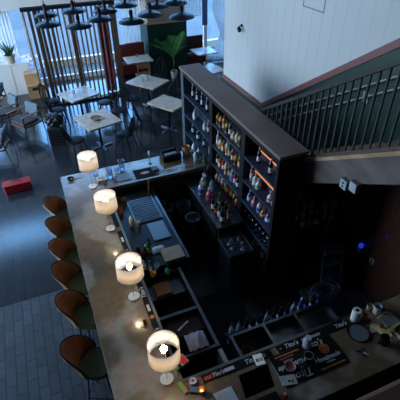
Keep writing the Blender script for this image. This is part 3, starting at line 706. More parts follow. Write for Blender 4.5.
for (u, v, col_, lab, r, h) in ((135, 262, 'print_white', 'white cup among the dark jars near the third lamp', .035, .05), (157, 268, 'bluec', 'light blue cup on the black shelf beside the cutting board', .04, .06), (155, 271, 'mustard', 'mustard yellow cup at the near end of the station', .042, .06)):
    mm = {'print_white': cream, 'bluec': mat('pale_blue_plastic', (.25, .42, .6), .5), 'mustard': mat('mustard', (.45, .28, .05), .5)}[col_]
    if col_ == 'mustard': u, v = 153.5, 275.5
    cup(u, v, ZW, r, h, mm, lab)
for i, (u, v, c_, lab) in enumerate(((139, 254, ('round', 'dark', 'red', 'red'), 'dark jar like bottle with red label near the front of the third lamp'), (144, 258, ('round', 'red', 'black', 'red'), 'round reddish bottle amid the small jars'), (140, 261, ('squat', 'dark', 'black', 'black'), 'squat black bottle amid the small jars'), (146, 252, ('squat', 'dark', 'cream', 'white'), 'squat dark bottle with pale cap left of the green bottle'), (151, 272, ('slim', 'teal', 'white', 'white'), 'slim pale teal bottle left of the cutting board'), (144, 268, ('squat', 'white', 'red', 'white'), 'squat white bottle beneath the third lamp'), (168, 272.5, ('squat', 'teal', 'green', 'black'), 'squat green bottle just below the cutting board'))):
    p = at(u, v, ZW); bottle(*c_, (p.x, p.y, ZW), lab, 'loose items on the bar station', scale=.68)
# ice bin station
t = thing('ice_bin', 'open black ice bin with steel rims under the long counter', 'ice bin', (0, 0, 0))
mb = MB(); X0, X1, Y0, Y1, Z1 = .66, 1.22, 2.50, 3.84, .80
mb.box((X0, Y0, 0), (X1, Y1, .45)); mb.box((X0, Y0, .45), (X0+.03, Y1, Z1)); mb.box((X1-.03, Y0, .45), (X1, Y1, Z1)); mb.box((X0, Y0, .45), (X1, Y0+.03, Z1)); mb.box((X0, Y1-.03, .45), (X1, Y1, Z1)); mb.box((X0, 3.1, .45), (X1, 3.13, Z1))
mb.build('body', BLACKW, t); MB().box((X1-.035, Y0, Z1), (X1+.005, Y1, Z1+.012)).box((X0, 3.095, Z1), (X1-.04, 3.135, Z1+.010)).box((X0, Y0, Z1), (X1-.04, Y0+.03, Z1+.012)).build('steel_rim', STEEL, t)
MB().box((X0+.04, 3.50, .46), (X1-.04, 3.80, .70)).build('insert', DSTEEL, t)
MB().box((X0+.03, 2.85, .70), (X1-.035, 3.09, .72)).build('lid', mat('dark_lid', (.02, .02, .024), .3), t)
tag(MB().tube([(0, 0, 0), (.16, .08, .0)], .014, 8).build('knife_handle', WHITE, None, True), 'white rod lying across the dark ice bin lid', 'handle').location = (.86, 2.92, .736)
tag(MB().box((.78, 3.52, .701), (1.0, 3.74, .74)).build('food_container', mat('copper_tin', (.25, .12, .06), .4, metal=.4), bevel=.01), 'brown copper coloured container in the ice bin insert', 'container')
t = MB(); v = []
for i in range(15):
    for j in range(15): v.append(((i-7)*.017, (j-7)*.016, .07*math.exp(-((i-7)**2+(j-7)**2)/26)+.014*math.sin(i*1.3+j*.7)*math.cos(j*1.1)+.014))
t._add(v, [(i*15+j, i*15+j+1, (i+1)*15+j+1, (i+1)*15+j) for i in range(14) for j in range(14)])
o = t.build('towel', mat('lilac_towel', (.36, .38, .52), .85), None, True); o.location = (.99, 2.64, .815); tag(o, 'crumpled pale lilac towel thrown on the bin by the nearest lamp', 'towel'); sd = o.modifiers.new('s', 'SOLIDIFY'); sd.thickness = .006; sd.offset = 1
t = thing('steel_bracket', 'pale steel bar standing at the near inner corner of the bar', 'bracket', (1.2, 2.34, 0)); MB().box((-.02, -.10, 0), (.03, .12, .80)).build('plate', mat('pale_steel', (.4, .42, .46), .4, metal=.7), t)

# near sink unit with speed rail
t = thing('sink_unit', 'three bowl steel bar sink below the near counter', 'sink', (0, 0, 0))
mb = MB(); X0, X1, Y0, Y1, Z1 = 1.34, 2.68, 2.14, 2.50, .92
mb.box((X0, Y0, .55), (X1, Y1, .60)); mb.box((X0+.45, Y0+.03, .6), (X1, Y1-.03, .78))
for x in (X0, X0+.42, X0+.84, X1-.03): mb.box((x, Y0, .6), (x+.03, Y1, Z1))
mb.box((X0, Y0, .6), (X1, Y0+.03, Z1)); mb.box((X0, Y1-.03, .6), (X1, Y1, Z1)); mb.build('bowls', DSTEEL, t)
mb = MB()
for x in (X0, X0+.42, X0+.84, X1-.03): mb.box((x, Y0+.03, Z1), (x+.03, Y1-.03, Z1+.008))
mb.box((X0, Y1-.03, Z1), (X1, Y1, Z1+.008)); mb.build('rim', STEEL, t)
MB().box((X0+.87, Y0+.03, .86), (X1-.03, Y1-.03, .87)).build('drainer', STEEL, t)
for x in (X0+.02, X1-.05):
    for y in (Y0+.02, Y1-.05): MB().box((x, y, 0), (x+.03, y+.03, .55)).build('leg', DSTEEL, t)
MB().box((X0, Y1, .72), (X1, Y1+.11, .74)).box((X0, Y1+.10, .74), (X1, Y1+.11, .82)).build('speed_rail', DSTEEL, t)
for k in range(14):
    c_ = random.choice([('slim', 'clear', 'blue', 'black'), ('tall', 'clear', 'blue', 'black'), ('tall', 'dark', 'white', 'black'), ('slim', 'blue', 'white', 'white'), ('slim', 'dark', 'blue', 'black'), ('tall', 'teal', 'blue', 'black')])
    bottle(*c_, (X0+.055+k*.0945, Y1+.055, .7405), '%s %s bottle in the rail behind the sink, %s from the left' % (SW[c_[0]], c_[1], (ORD+['thirteenth', 'fourteenth'])[k]), 'bottles in the rail behind the sink')
p = at(246, 350, .7); cup(250, 347, .61, .075, .16, mat('amber_pitcher', (.45, .20, .10), .3), 'orange plastic pitcher in the left sink bowl', 'pitcher', 'pitcher').location = (1.5, 2.33, .6005)
glass('pitcher', (1.62, 2.28, .6005), 'clear pitcher beside the orange one in the left sink bowl', None, 'pitcher')
# hose coil
t = MB(); pts = []
for k in range(150): a = k*.30; r = .15+.035*math.sin(k*.21); pts.append((r*math.cos(a)*1.25+.02*math.sin(k*.07), r*math.sin(a)*.8, .015+.0008*k+.012*math.sin(k*.5)))
o = t.tube(pts, .009, 7).build('hose_coil', mat('dark_blue_hose', (.03, .05, .09), .35), None, True); o.location = (2.93, 2.80, .545); tag(o, 'tangled coil of dark blue hose at the right of the sink', 'hose')
t = thing('utility_cart', 'low dark cart right of the sink, under the coiled hose', 'cart', (2.93, 2.80, 0))
MB().box((-.24, -.22, .50), (.26, .22, .545)).build('top', mat('dark_top', (.02, .022, .028), .4), t); 
for x in (-.22, .21):
    for y in (-.20, .17): MB().box((x, y, 0), (x+.03, y+.03, .50)).build('leg', BLACKM, t)

# black sheet added over the floor inside the bar, painting its deep shade
tag(MB().box((1.45, 2.75, 0.001), (1.95, 3.85, .012)).build('floor_shade_sheet', mat('floor_shade_black', (.006, .006, .007), .85)), 'added black sheet standing in for shade on the floor inside the bar', 'shade sheet')

# ------------------------------------------------------------------ things on the near counter
Z = 1.0715
def flat(u, v, w, d, h, m, label, name, cat, rz=0, bevel=.003, z=Z):
    p = at(u, v, z+h); o = MB().box((-w/2, -d/2, 0), (w/2, d/2, h)).build(name, m, None, bevel=bevel); place(o, (p.x, p.y, z), rz); tag(o, label, cat); return o
o = flat(259.5, 361, .11, .16, .02, mat('tablet_case', (.02, .02, .03), .3), 'small white and coloured card standing on a black box on the near counter', 'payment_terminal', 'payment terminal', -.1)
MB().box((-.05, -.045, .02), (.05, .078, .026)).build('screen', mat('lit_screen', (.45, .5, .5), .4, emit=(.7, .9, 1), es=.18), o); MB().box((-.035, -.01, .026), (-.01, .03, .027)).build('icon', mat('icon_red', (.6, .1, .05), .5), o); MB().box((-.005, -.01, .026), (.015, .03, .027)).build('icon', mat('icon_yellow', (.7, .5, .05), .5), o); MB().box((.02, -.01, .026), (.04, .03, .027)).build('icon', mat('icon_blue', (.05, .25, .6), .5), o)
o = flat(288.5, 380, .165, .105, .006, mat('pale_card', (.5, .52, .42), .6), 'pale printed card with small black marks lying below the round dishes', 'menu_card', 'card', -.22, z=Z+.0085)
MB().box((-.075, .0, .006), (-.02, .045, .0066)).build('blue_patch', mat('patch_blue', (.2, .4, .55), .6), o); MB().box((-.01, -.02, .006), (.02, .0, .0066)).build('black_mark', BLACK, o); MB().box((.03, -.035, .006), (.045, .0, .0066)).build('black_mark', BLACK, o)
o = flat(285, 394, .05, .045, .035, mat('red_box', (.6, .07, .04), .5), 'tiny red box near the bottom edge of the counter', 'small_box', 'box', .1); MB().box((-.012, -.01, .035), (.015, .012, .0356)).build('white_print', PAPER, o)
# black folded tablet/till
p = at(252, 390, Z); t = thing('laptop', 'open black laptop with a dark screen on the near counter', 'laptop', (1.28, 1.72, Z), .0)
MB().box((-.16, -.28, 0), (.16, -.06, .018)).build('keyboard_base', BLACK, t, bevel=.004)
MB().box((-.16, -.06, .0), (.16, -.045, .22), Matrix.Translation((0, -.0, .01)) @ Matrix.Rotation(-.9, 4, 'X')).build('screen', mat('dark_screen', (.004, .004, .005), .5), t, bevel=.003)
flat(226, 397, .20, .16, .006, mat('pale_sheet', (.6, .62, .64), .7), 'white sheet of paper on the counter at the bottom of the picture', 'paper_sheet', 'paper', .05)
# on the mat: dishes
def dish(u, v, r, h, m, inner, label, name='bowl', cat='bowl', z=Z+.0075):
    p = at(u, v, z+h*.5); o = MB().lathe([(r*.7, 0), (r, h), (r*.94, h), (r*.66, .008), (.001, .008)], seg=28).build(name, m, None, True); o.location = (p.x, p.y, z); tag(o, label, cat)
    if inner: MB().cyl((0, 0, h*.45), r*.78, .004, 24).build('contents', inner, o)
    return o
dish(290, 367, .058, .05, mat('pink_bowl', (.50, .26, .22), .3), mat('pink_contents', (.36, .17, .14), .5, noise=.5, nscale=60), 'brownish pink round jar on the large printed mat')
dish(308, 358, .050, .10, mat('chrome', (.55, .57, .6), .15, metal=1), mat('brown_drink', (.06, .03, .02), .2), 'round steel cup with dark contents on the large printed mat', 'steel_cup', 'cup')
glass('jar', (*at(307, 343, Z+.07)[:2], Z+.0085), 'frosted glass jar standing next to the orange circle on the mat', None, 'jar', mat('frosted_glass', (.50, .55, .60), .2, coat=.5), 'glass_jar')
glass('tumbler', (*at(301, 366, Z+.05)[:2], Z+.0085), 'short clear tumbler between the pink jar and steel cup', None, 'glass')
# round grey tray
p = at(358, 333, Z); t = thing('round_tray', 'round grey tray with a black rim on the near counter', 'tray', (p.x, p.y, Z))
MB().lathe([(.118, 0), (.125, .016), (.116, .016), (.11, .006)], seg=40, cap=False).build('rim', BLACK, t, True); MB().cyl((0, 0, .0), .112, .007, 40).build('surface', mat('tray_grey', (.17, .19, .22), .5), t)
# keys / glasses
p = at(361.5, 352, Z); t = thing('bottle_opener', 'small tangle of steel and blue keys on the counter below the round tray', 'keys', (p.x, p.y, Z))
MB().tube([(.022*math.cos(a*PI/8), .022*math.sin(a*PI/8), .006) for a in range(16)], .003, 6, closed=True).build('ring', STEEL, t)
for i, (a, mm) in enumerate(((.4, STEEL), (1.4, bluec), (2.6, BLACK), (4.2, STEEL), (5.3, WHITE))):
    M = Matrix.Rotation(a, 4, 'Z'); MB().box((.02, -.010, .003+i*.002), (.045, .010, .006+i*.002), M).box((.045, -.004, .003+i*.002), (.075, .004, .006+i*.002), M).build('key', mm, t)
# paper towel
p = at(354.5, 319, Z); t = thing('paper_towel_roll', 'white roll of paper towels standing on the near counter', 'paper roll', (p.x, p.y, Z))
MB().lathe([(.048, 0), (.05, .003), (.05, .155), (.048, .158), (.020, .158), (.018, .10), (.001, .10)], seg=28).build('roll', mat('tissue', (.85, .86, .84), .85), t, True); MB().lathe([(.020, .10), (.020, .159), (.018, .159), (.018, .10)], seg=20, cap=False).build('core', BLACK, t)
cup(365, 319, Z, .045, .06, mat('pink_cloth', (.45, .16, .2), .7), 'pink tub right of the paper roll', 'tub', 'tub', inner=mat('pink_in', (.5, .3, .33), .8, noise=.5, nscale=50))
o = flat(373, 330, .07, .06, .008, mat('pale_square', (.42, .44, .48), .5), 'small pale square coaster between the tray and yellow papers', 'coaster', 'coaster', -.1)
t = cup(376, 312, Z, .048, .11, mat('white_mug', (.6, .6, .62), .4), 'white ribbon roll like mug near the wall end of the counter', 'mug', 'mug', inner=mat('mug_in', (.08, .08, .10), .4)); t['label'] = 'white mug near the wall end of the counter, behind the papers'
cup(369, 309, Z, .035, .07, mat('tan_pot', (.4, .3, .22), .5), 'small tan pot behind the pink tub', 'pot', 'pot')
p = at(382, 309, Z); t = MB().cyl((0, 0, 0), .022, .06).build('small_pot', mat('dark_blue', (.02, .03, .15), .4), None, True); t.location = (p.x, p.y, Z); tag(t, 'small dark blue pot right of the white mug', 'pot')
ylw = mat('yellow_paper', (.85, .80, .40), .7)
labs = ['lowest sheet of the yellow paper stack near the wall', 'middle sheet of the yellow paper stack near the wall', 'top sheet of the yellow paper stack near the wall']
for i, (dx, dy, rz) in enumerate(((0, 0, .35), (.015, -.01, .5), (.03, .01, .2))):
    p = at(384, 325, Z); o = MB().box((-.14, -.10, 0), (.14, .10, .006)).build('yellow_sheet', ylw, None); place(o, (p.x+dx, p.y+dy, Z+i*.0065), rz); tag(o, labs[i], 'paper', 'yellow papers near the wall')
o = MB().box((-.09, -.07, 0), (.09, .07, .004)).build('grey_sheet', mat('grey_sheet', (.36, .38, .42), .6), None); place(o, (*at(388, 320, Z)[:2], Z+.020), .1); tag(o, 'grey printed sheet on top of the yellow papers', 'paper')
for k in range(5): MB().box((-.07, -.05+k*.024, .004), (.06, -.045+k*.024, .0045)).build('print_line', BLACK, o)
o = MB().cyl((0, 0, 0), .02, .03).build('red_pot', mat('red_pot', (.4, .03, .02), .4), None, True); o.location = (*at(381, 328, Z)[:2], Z+.020); tag(o, 'tiny red pot on the yellow papers', 'pot')
# black mug and beige plate
p = at(384, 341, Z+.04); t = thing('black_mug', 'black mug with handle at the right end of the near counter', 'mug', (p.x, p.y, Z))
MB().lathe([(.045, 0), (.05, .01), (.05, .11), (.045, .11), (.042, .015), (.001, .015)], seg=24).build('body', BLACK, t, True); MB().tube([(-.05, 0, .09), (-.085, 0, .08), (-.085, 0, .04), (-.05, 0, .025)], .007, 8).build('handle', BLACK, t, True)
p = at(396, 336, Z+.03); t = MB().lathe([(.002, 0), (.03, .008), (.055, .02), (.06, .035), (.052, .03), (.002, .012)], seg=24, M=Matrix.Scale(.6, 4, (1, 0, 0))).build('small_dish', mat('beige_dish', (.5, .36, .25), .4), None, True); t.location = (p.x, p.y, Z); tag(t, 'beige oval dish right of the black mug', 'dish')
# corner near the nearest lamp
p = at(178, 343, .9)
o = flat(189.5, 357.5, .10, .12, .05, mat('dark_reader', (.02, .02, .02), .4), 'red and white card reader beside the nearest lamp', 'card_reader', 'card reader', .35)
MB().box((-.045, -.055, .05), (.045, .055, .053)).build('white_border', mat('reader_border', (.3, .35, .3), .5), o); MB().box((-.035, -.045, .053), (.035, .045, .055)).build('red_screen', mat('red_screen', (.5, .015, .02), .4, emit=(1, .02, .03), es=.12), o)
o.location.x = .70; o.location.y = 2.30; o.location.z = 1.079
o = flat(177, 367, .035, .05, .06, mat('green_box', (.12, .3, .08), .5), 'small green packet at the corner next to the card reader', 'packet', 'packet', .3)
p = at(174, 371, Z); t = thing('round_coaster', 'round white coaster with a black square mark beside the nearest lamp', 'coaster', (.56, 2.31, Z)); MB().cyl((0, 0, 0), .052, .008, 28).build('disc', PAPER, t); MB().box((-.02, -.018, .008), (.02, .018, .009)).build('mark', BLACK, t, loc=(0, 0, 0)); MB().box((-.010, -.008, .009), (.010, .008, .0095)).build('mark_centre', PAPER, t)
p = at(178, 383, Z); t = thing('lighter_packet', 'green and orange packet at the inner bar corner', 'packet', (.60, 2.055, Z), .3)
MB().box((-.022, -.055, 0), (.022, .05, .03)).build('packet', mat('lime', (.22, .36, .08), .5), t, bevel=.003); MB().box((-.022, -.085, 0), (.022, -.055, .03)).build('orange_end', mat('salmon', (.6, .25, .13), .5), t, bevel=.003)
p = at(193.5, 379, Z); t = thing('tape_roll', 'white tape roll with a dark centre on the inner bar corner', 'roll', (.72, 2.055, Z)); MB().lathe([(.038, 0), (.038, .045), (.014, .045), (.014, .02), (.001, .02)], seg=24).build('roll', mat('lilac_white', (.5, .5, .6), .5), t, True)
o = MB().box((-.05, -.03, 0), (.05, .03, .03)).build('blue_box', mat('steel_blue', (.08, .18, .25), .4), None, bevel=.004); place(o, (.71, 1.97, Z), -.5); tag(o, 'small steel blue box just below the tape roll', 'box')
p = at(199, 392, Z); t = thing('candle_glass', 'amber candle glass glowing at the bottom of the counter', 'candle', (p.x+.02, p.y-.02, Z))
MB().lathe([(.028, 0), (.035, .08), (.031, .08), (.025, .01), (.001, .01)], seg=20).build('glass', mat('amber_candle', (.4, .14, .03), .15), t, True); MB().ball((0, 0, .04), .018).build('flame', mat('flame', (1, .5, .1), .5, emit=(1, .45, .1), es=3), t, True)
for (u, v, lab) in ((145, 322, 'small amber glass on the bar between the two nearest lamps'),):
    p = at(u, v, Z+.03); t = MB().lathe([(.018, 0), (.024, .05), (.021, .05), (.001, .01)], seg=18).build('votive_glass', mat('amber_candle', (.4, .14, .03), .15), None, True); t.location = (p.x, p.y, Z); tag(t, lab, 'candle')

# ------------------------------------------------------------------ things on the far counter
p = at(71, 180, Z); t = thing('coaster', 'round black dish with pale centre on the far left corner of the bar', 'dish', (p.x, p.y, Z)); MB().lathe([(.04, 0), (.06, .04), (.054, .04), (.035, .008), (.001, .008)], seg=24).build('dish', BLACK, t, True); MB().ball((.01, 0, .016), .016).build('contents', mat('grey_contents', (.4, .4, .42), .6), t)
flat(78, 177, .20, .10, .004, mat('napkin', (.35, .42, .5), .8), 'folded pale napkin between the black dish and the farthest lamp', 'napkin', 'napkin', .1)
o = flat(101.5, 178, .17, .15, .05, mat('white_tub', (.45, .48, .52), .4), 'white paper napkin box right of the farthest lamp', 'napkin_box', 'box', .05); MB().box((-.05, -.02, .05), (.05, .02, .056)).build('opening', mat('slot_grey', (.25, .27, .3), .5), o)
for i, (u, v, k, lab) in enumerate(((105, 183, 'tumbler', 'clear tumbler in front of the napkin box'), (110, 176, 'pitcher', 'clear pitcher right of the napkin box'), (115, 180, 'tumbler', 'clear tumbler between the two clear pitchers, nearest the edge'), (122, 168, 'pitcher', 'tall clear pitcher at the outer edge of the far counter'), (96, 176, 'tumbler', 'clear tumbler behind the farthest lamp pole'), (117, 171, 'tumbler', 'clear tumbler behind the gap of the two pitchers'))):
    glass(k, (*at(u, v, Z+.04)[:2], Z), lab, 'clear glassware on the far counter', name='clear_pitcher' if k == 'pitcher' else 'drinking_glass')
flat(123, 177, .26, .22, .012, mat('grey_board_b', (.2, .27, .34), .3), 'flat blue grey tray under the tall clear pitcher side of the far counter', 'serving_tray', 'tray', .0)['label'] = 'flat blue grey tray left of the red printed mat'
p = at(150, 163, Z); t = thing('beer_tap', 'slim white tap handle at the outer edge of the far counter', 'tap', (p.x, p.y, Z)); MB().cyl((0, 0, 0), .03, .02).build('foot', STEEL, t, True); MB().tube([(0, 0, .02), (0, 0, .16)], .008).build('stem', STEEL, t, True); MB().lathe([(.008, .16), (.02, .19), (.02, .24), (.01, .25)], seg=12).build('knob', WHITE, t, True)
p = at(166, 160, Z+.1); t = thing('receipt_printer', 'black till printer with a pale blue paper slip on the far counter', 'printer', (1.93, 6.28, Z), .1)
MB().box((-.18, -.12, 0), (.18, .10, .12)).build('housing', BLACK, t, bevel=.012); MB().box((-.12, -.07, .12), (.10, .0, .126)).build('paper_slip', mat('slip_blue', (.4, .52, .62), .5), t); MB().box((-.14, .02, .12), (.14, .07, .17)).build('display', BLACK, t, bevel=.006)
flat(155, 168, .11, .13, .03, mat('dark_tray_c', (.08, .11, .15), .4), 'dark box between the red printed mat and the till printer', 'box', 'box', .1)
p = at(181, 152, Z); t = thing('paper_bag', 'brown crumpled paper bag at the right end of the far counter', 'bag', (2.25, 6.3, Z)); mb = MB(); mb.lathe([(.06, 0), (.075, .06), (.065, .13), (.075, .17), (.06, .16), (.05, .03), (.001, .03)], seg=9).build('bag', CARD, t)
p = at(187, 160, Z+.08); t = thing('clear_jug', 'pale blue plastic jug at the right end of the far counter', 'jug', (2.33, 5.98, Z)); MB().lathe([(.045, 0), (.05, .02), (.055, .15), (.03, .19), (.025, .21), (.02, .21), (.001, .18)], seg=20).build('body', mat('pale_blue_jug', (.32, .46, .56), .3), t, True); MB().tube([(.05, 0, .14), (.09, 0, .13), (.09, 0, .06), (.052, 0, .04)], .008).build('handle', mat('pale_blue_jug', (.32, .46, .56), .3), t, True)
for i, (u, v, m_, lab) in enumerate(((170, 172.5, 'orange', 'orange handled tool on the inner edge of the far counter'), (188, 168, 'grey', 'grey handled tool near the shelf end of the far counter'), (160, 176, 'pale', 'pale handled tool below the printer'))):
    p = at(u, v, Z); mm = {'orange': mat('tool_orange', (.4, .16, .05), .5), 'grey': STEEL, 'pale': PALEW}[m_]
    t = thing('bar_tool', lab, 'tool', (p.x, min(max(p.y, 5.88), 6.2), Z+.016), .1+i*.2); MB().tube([(-.05, 0, 0), (.05, 0, 0)], .009).build('handle', mm, t, True); MB().tube([(.05, 0, 0), (.14, 0, 0)], .004).ball((.15, 0, 0), .012).build('rod', STEEL, t, True)
# wooden muddler leaning in station
p = at(141, 188, 1.0); tag(MB().tube([(0, 0, 0), (.02, .03, .25)], .012).build('muddler', mat('muddler_wood', (.5, .24, .06), .5), None, True), 'short orange wooden stick by the drainboard corner', 'muddler').location = (1.30, 5.6, .91)

# ------------------------------------------------------------------ under stair storage
t = thing('storage_cabinet', 'low black cabinet under the stairs holding a clutter of bottles', 'cabinet', (0, 0, 0))
MB().box((3.12, 3.72, 0), (3.93, 4.55, .88)).build('body', BLACK, t); MB().box((3.10, 3.70, .88), (3.94, 4.57, .91)).build('top', BLACKW, t)
for k in range(2): d = MB().box((3.15+k*.39, 3.70, .06), (3.51+k*.39, 3.72, .84)).build('door', BLACK, t); MB().box((3.48+k*.06, 3.68, .4), (3.50+k*.06, 3.70, .55)).build('handle', DSTEEL, d)
for i in range(14):
    c_ = random.choice(combos); x = 3.18+(i % 5)*.13; y = 3.80+(i//5)*.165
    bottle(*c_, (x, y, .9105), '%s %s bottle, %s from left, %s row, cabinet under the stairs' % (SW[c_[0]], c_[1], ORD[i % 5], ('front', 'middle', 'back')[i//5]), 'bottles on the cabinet under the stairs', scale=.9)
o = MB().box((-.08, -.06, 0), (.08, .06, .20)).build('carton', CARD, None); place(o, (3.845, 4.0, .9105), .1); tag(o, 'upright brown carton on the cabinet under the stairs', 'box')
o = MB().box((-.06, -.05, 0), (.06, .05, .02)).build('paper_stack', PAPER, None); place(o, (3.86, 3.76, .9105), .2); o.location.y = 4.16; tag(o, 'little stack of white paper behind the carton under the stairs', 'paper')
for i, (x, y, s) in enumerate(((3.3, 4.40, 1), (3.52, 4.41, 1.3))):
    o = MB().lathe([(.05*s, 0), (.06*s, .03), (.06*s, .12*s), (.03*s, .15*s)], seg=16).build('white_tub', mat('off_white_tub', (.85, .82, .76), .6), None, True); o.location = (x, y, .9105); tag(o, ('smaller', 'larger')[i]+' off white tub at the back of the cabinet under the stairs', 'tub', 'tubs under the stairs')
# pole with orange tip
t = thing('mop_pole', 'leaning pale pole with an orange tip beside the cabinet under the stairs', 'pole', (3.14, 3.52, 0)); MB().tube([(0, 0, 0), (.30, .04, .95)], .012).build('pole', DSTEEL, t, True); MB().tube([(.30, .04, .95), (.35, .05, 1.10)], .014).build('orange_tip', mat('orange_tip', (.6, .22, .06), .5), t, True)
# step ladder
bl = mat('ladder_blue', (.12, .18, .28), .4, metal=.3)
t = thing('step_ladder', 'small blue grey step ladder on the floor under the stairs', 'ladder', (3.46, 3.22, 0), -.1)
for sx in (-.16, .16):
    MB().box((-.015, -.02, 0), (.015, .02, .78), Matrix.Translation((sx, -.02, 0)) @ Matrix.Rotation(-.22, 4, 'X')).build('front_rail', bl, t); MB().box((-.012, -.015, 0), (.012, .015, .72), Matrix.Translation((sx*.9, .30, 0)) @ Matrix.Rotation(.2, 4, 'X')).build('rear_rail', bl, t)
for z, y in ((.25, .035), (.50, .09)): MB().box((-.15, y-.06, z), (.15, y+.07, z+.03)).build('step', bl, t)
MB().box((-.17, .06, .72), (.17, .24, .76)).build('top_step', bl, t)

# ------------------------------------------------------------------ dining area
tabm = mat('pale_stone_top', (.66, .56, .46), .35, noise=.3, nscale=9, coat=.2)
def dining_table(x, y, w, d, rz, label, h=.75):
    t = thing('dining_table', label, 'table', (x, y, 0), rz, 'pale topped dining tables')
    MB().box((-w/2, -d/2, h-.03), (w/2, d/2, h)).build('tabletop', tabm, t, bevel=.004)
    MB().box((-w/2+.004, -d/2+.004, h-.045), (w/2-.004, d/2-.004, h-.03)).build('edge_band', PALEW, t)
    MB().tube([(0, 0, .03), (0, 0, h-.045)], .03, 12).build('column', BLACKM, t, True)
    mb = MB(); mb.box((-.27, -.03, 0), (.27, .03, .03)); mb.box((-.03, -.27, 0), (.03, -.03, .03)); mb.box((-.03, .03, 0), (.03, .27, .03)); mb.build('foot', DSTEEL, t, bevel=.004)
    return t
T = [(.92, 10.95, .86, .80, .38, 'pale square dining table in front of the slatted screen'), (1.08, 9.17, .84, .88, .27, 'pale square dining table with a wooden bowl on it'), (2.87, 11.05, .76, .98, .62, 'pale dining table with a few small glasses, in front of the green pier'),
     (2.93, 9.42, .66, .86, .55, 'pale dining table beside the left end of the bottle shelf'), (3.15, 13.08, .84, .72, 0, 'pale dining table by the red bench under the window left of the pier'), (5.42, 13.0, .72, .72, .03, 'pale dining table by the red seat right of the pier'), (4.92, 11.25, .66, .72, .2, 'pale dining table between the shelf top and the board wall')]
for a in T: dining_table(*a)
def make_chair():
    t = thing('dining_chair', '', 'chair', (0, 0, 0))          # faces +y
    MB().lathe([(.17, .43), (.20, .44), (.205, .455), (.19, .465), (.002, .458)], seg=28).build('seat', BLACKM, t, True)
    for sx in (-1, 1):
        for sy in (-1, 1): MB().tube([(sx*.13, sy*.13, .44), (sx*.20, sy*.21, 0)], .014, 8).build('leg', BLACKM, t, True)
    pts = [(.18*math.cos(a), -.15-.12*math.sin(a), .45+.46*math.sin(a)) for a in [PI*k/16 for k in range(17)]]
    MB().tube(pts, .017, 8).build('back_hoop', BLACKM, t, True)
    mb = MB()
    for k in range(5):
        x = -.10+k*.05; h = math.sqrt(max(0, 1-(x/.18)**2)); mb.tube([(x*.8, -.16, .455), (x, -.15-.12*h, .45+.46*h)], .009, 6)
    mb.build('spindles', BLACKM, t, True)
    MB().tube([(-.165, -.17, .22), (.165, -.17, .22)], .007, 6).tube([(-.165, .17, .22), (.165, .17, .22)], .007, 6).build('stretcher', BLACKM, t)
    return t
ch0 = make_chair(); used = False
def put_chair(u, v, ti, label):
    global used
    p = at(u, v, .45); o = copy_tree(ch0) if used else ch0; used = True
    tx, ty = T[ti][:2]; a = math.atan2(ty-p.y, tx-p.x)-PI/2
    d = math.hypot(tx-p.x, ty-p.y); 
    if d < .66: s = .66/d; p = Vector((tx+(p.x-tx)*s, ty+(p.y-ty)*s, 0))
    o.location = (p.x, p.y, 0); o.rotation_euler = (0, 0, a); o['label'] = label; o['group'] = 'black hoop back dining chairs'
put_chair(64, 108, 0, 'black hoop back chair at the near left side of the table by the slatted screen')
put_chair(94, 103, 0, 'black hoop back chair at the near right side of the table by the slatted screen')
put_chair(52, 101, 0, 'black hoop back chair at the far left side of the table by the slatted screen')
put_chair(76, 140, 1, 'black hoop back chair at the near left side of the table with the wooden bowl')
put_chair(110, 132, 1, 'black hoop back chair at the near right side of the table with the wooden bowl')
put_chair(120, 110, 1, 'black hoop back chair at the far right side of the table with the wooden bowl')
put_chair(136, 97, 2, 'black hoop back chair at the near left side of the table before the green pier')
put_chair(160, 75, 2, 'black hoop back chair at the far side of the table before the green pier')
put_chair(165, 96, 2, 'black hoop back chair at the near right side of the table before the green pier')
put_chair(155, 116, 3, 'black hoop back chair at the near left side of the table beside the bottle shelf')
put_chair(180, 90, 3, 'black hoop back chair at the far right side of the table beside the bottle shelf')
put_chair(181, 122, 3, 'black hoop back chair at the near right side of the table beside the bottle shelf')
put_chair(213, 78, 6, 'black hoop back chair at the table between the shelf top and the board wall')
# bench seats
redl = mat('red_leather', (.14, .022, .02), .4)
for x0, x1, lab in ((2.62, 3.58, 'dark red upholstered bench under the window left of the pier'), (5.0, 5.72, 'dark red upholstered seat under the window right of the pier')):
    t = thing('banquette', lab, 'bench', ((x0+x1)/2, 13.72, 0)); w = (x1-x0)/2
    MB().box((-w, -.22, .12), (w, .2, .46)).build('seat', redl, t, bevel=.03); MB().box((-w, .08, .47), (w, .2, 1.05)).build('backrest', redl, t, bevel=.03); MB().box((-w+.03, -.18, 0), (w-.03, .18, .12)).build('plinth', BLACKW, t)
# wooden chair at T5
woodc = wood('chair_wood', (.26, .13, .06), (.17, .08, .04))
t = thing('wooden_chair', 'brown wooden chair before the table of the red bench', 'chair', (3.1, 12.45, 0), 0)
MB().box((-.2, -.2, .42), (.2, .2, .45)).build('seat', woodc, t, bevel=.01)
for sx in (-1, 1):
    for sy in (-1, 1): MB().box((sx*.18-.015, sy*.18-.015, 0), (sx*.18+.015, sy*.18+.015, .42 if sy > 0 else .42)).build('leg', woodc, t)
    MB().box((sx*.18-.015, -.2, .45), (sx*.18+.015, -.17, .85)).build('back_post', woodc, t)
MB().box((-.165, -.195, .70), (.165, -.175, .84)).box((-.165, -.195, .55), (.165, -.175, .60)).build('back_slat', woodc, t)
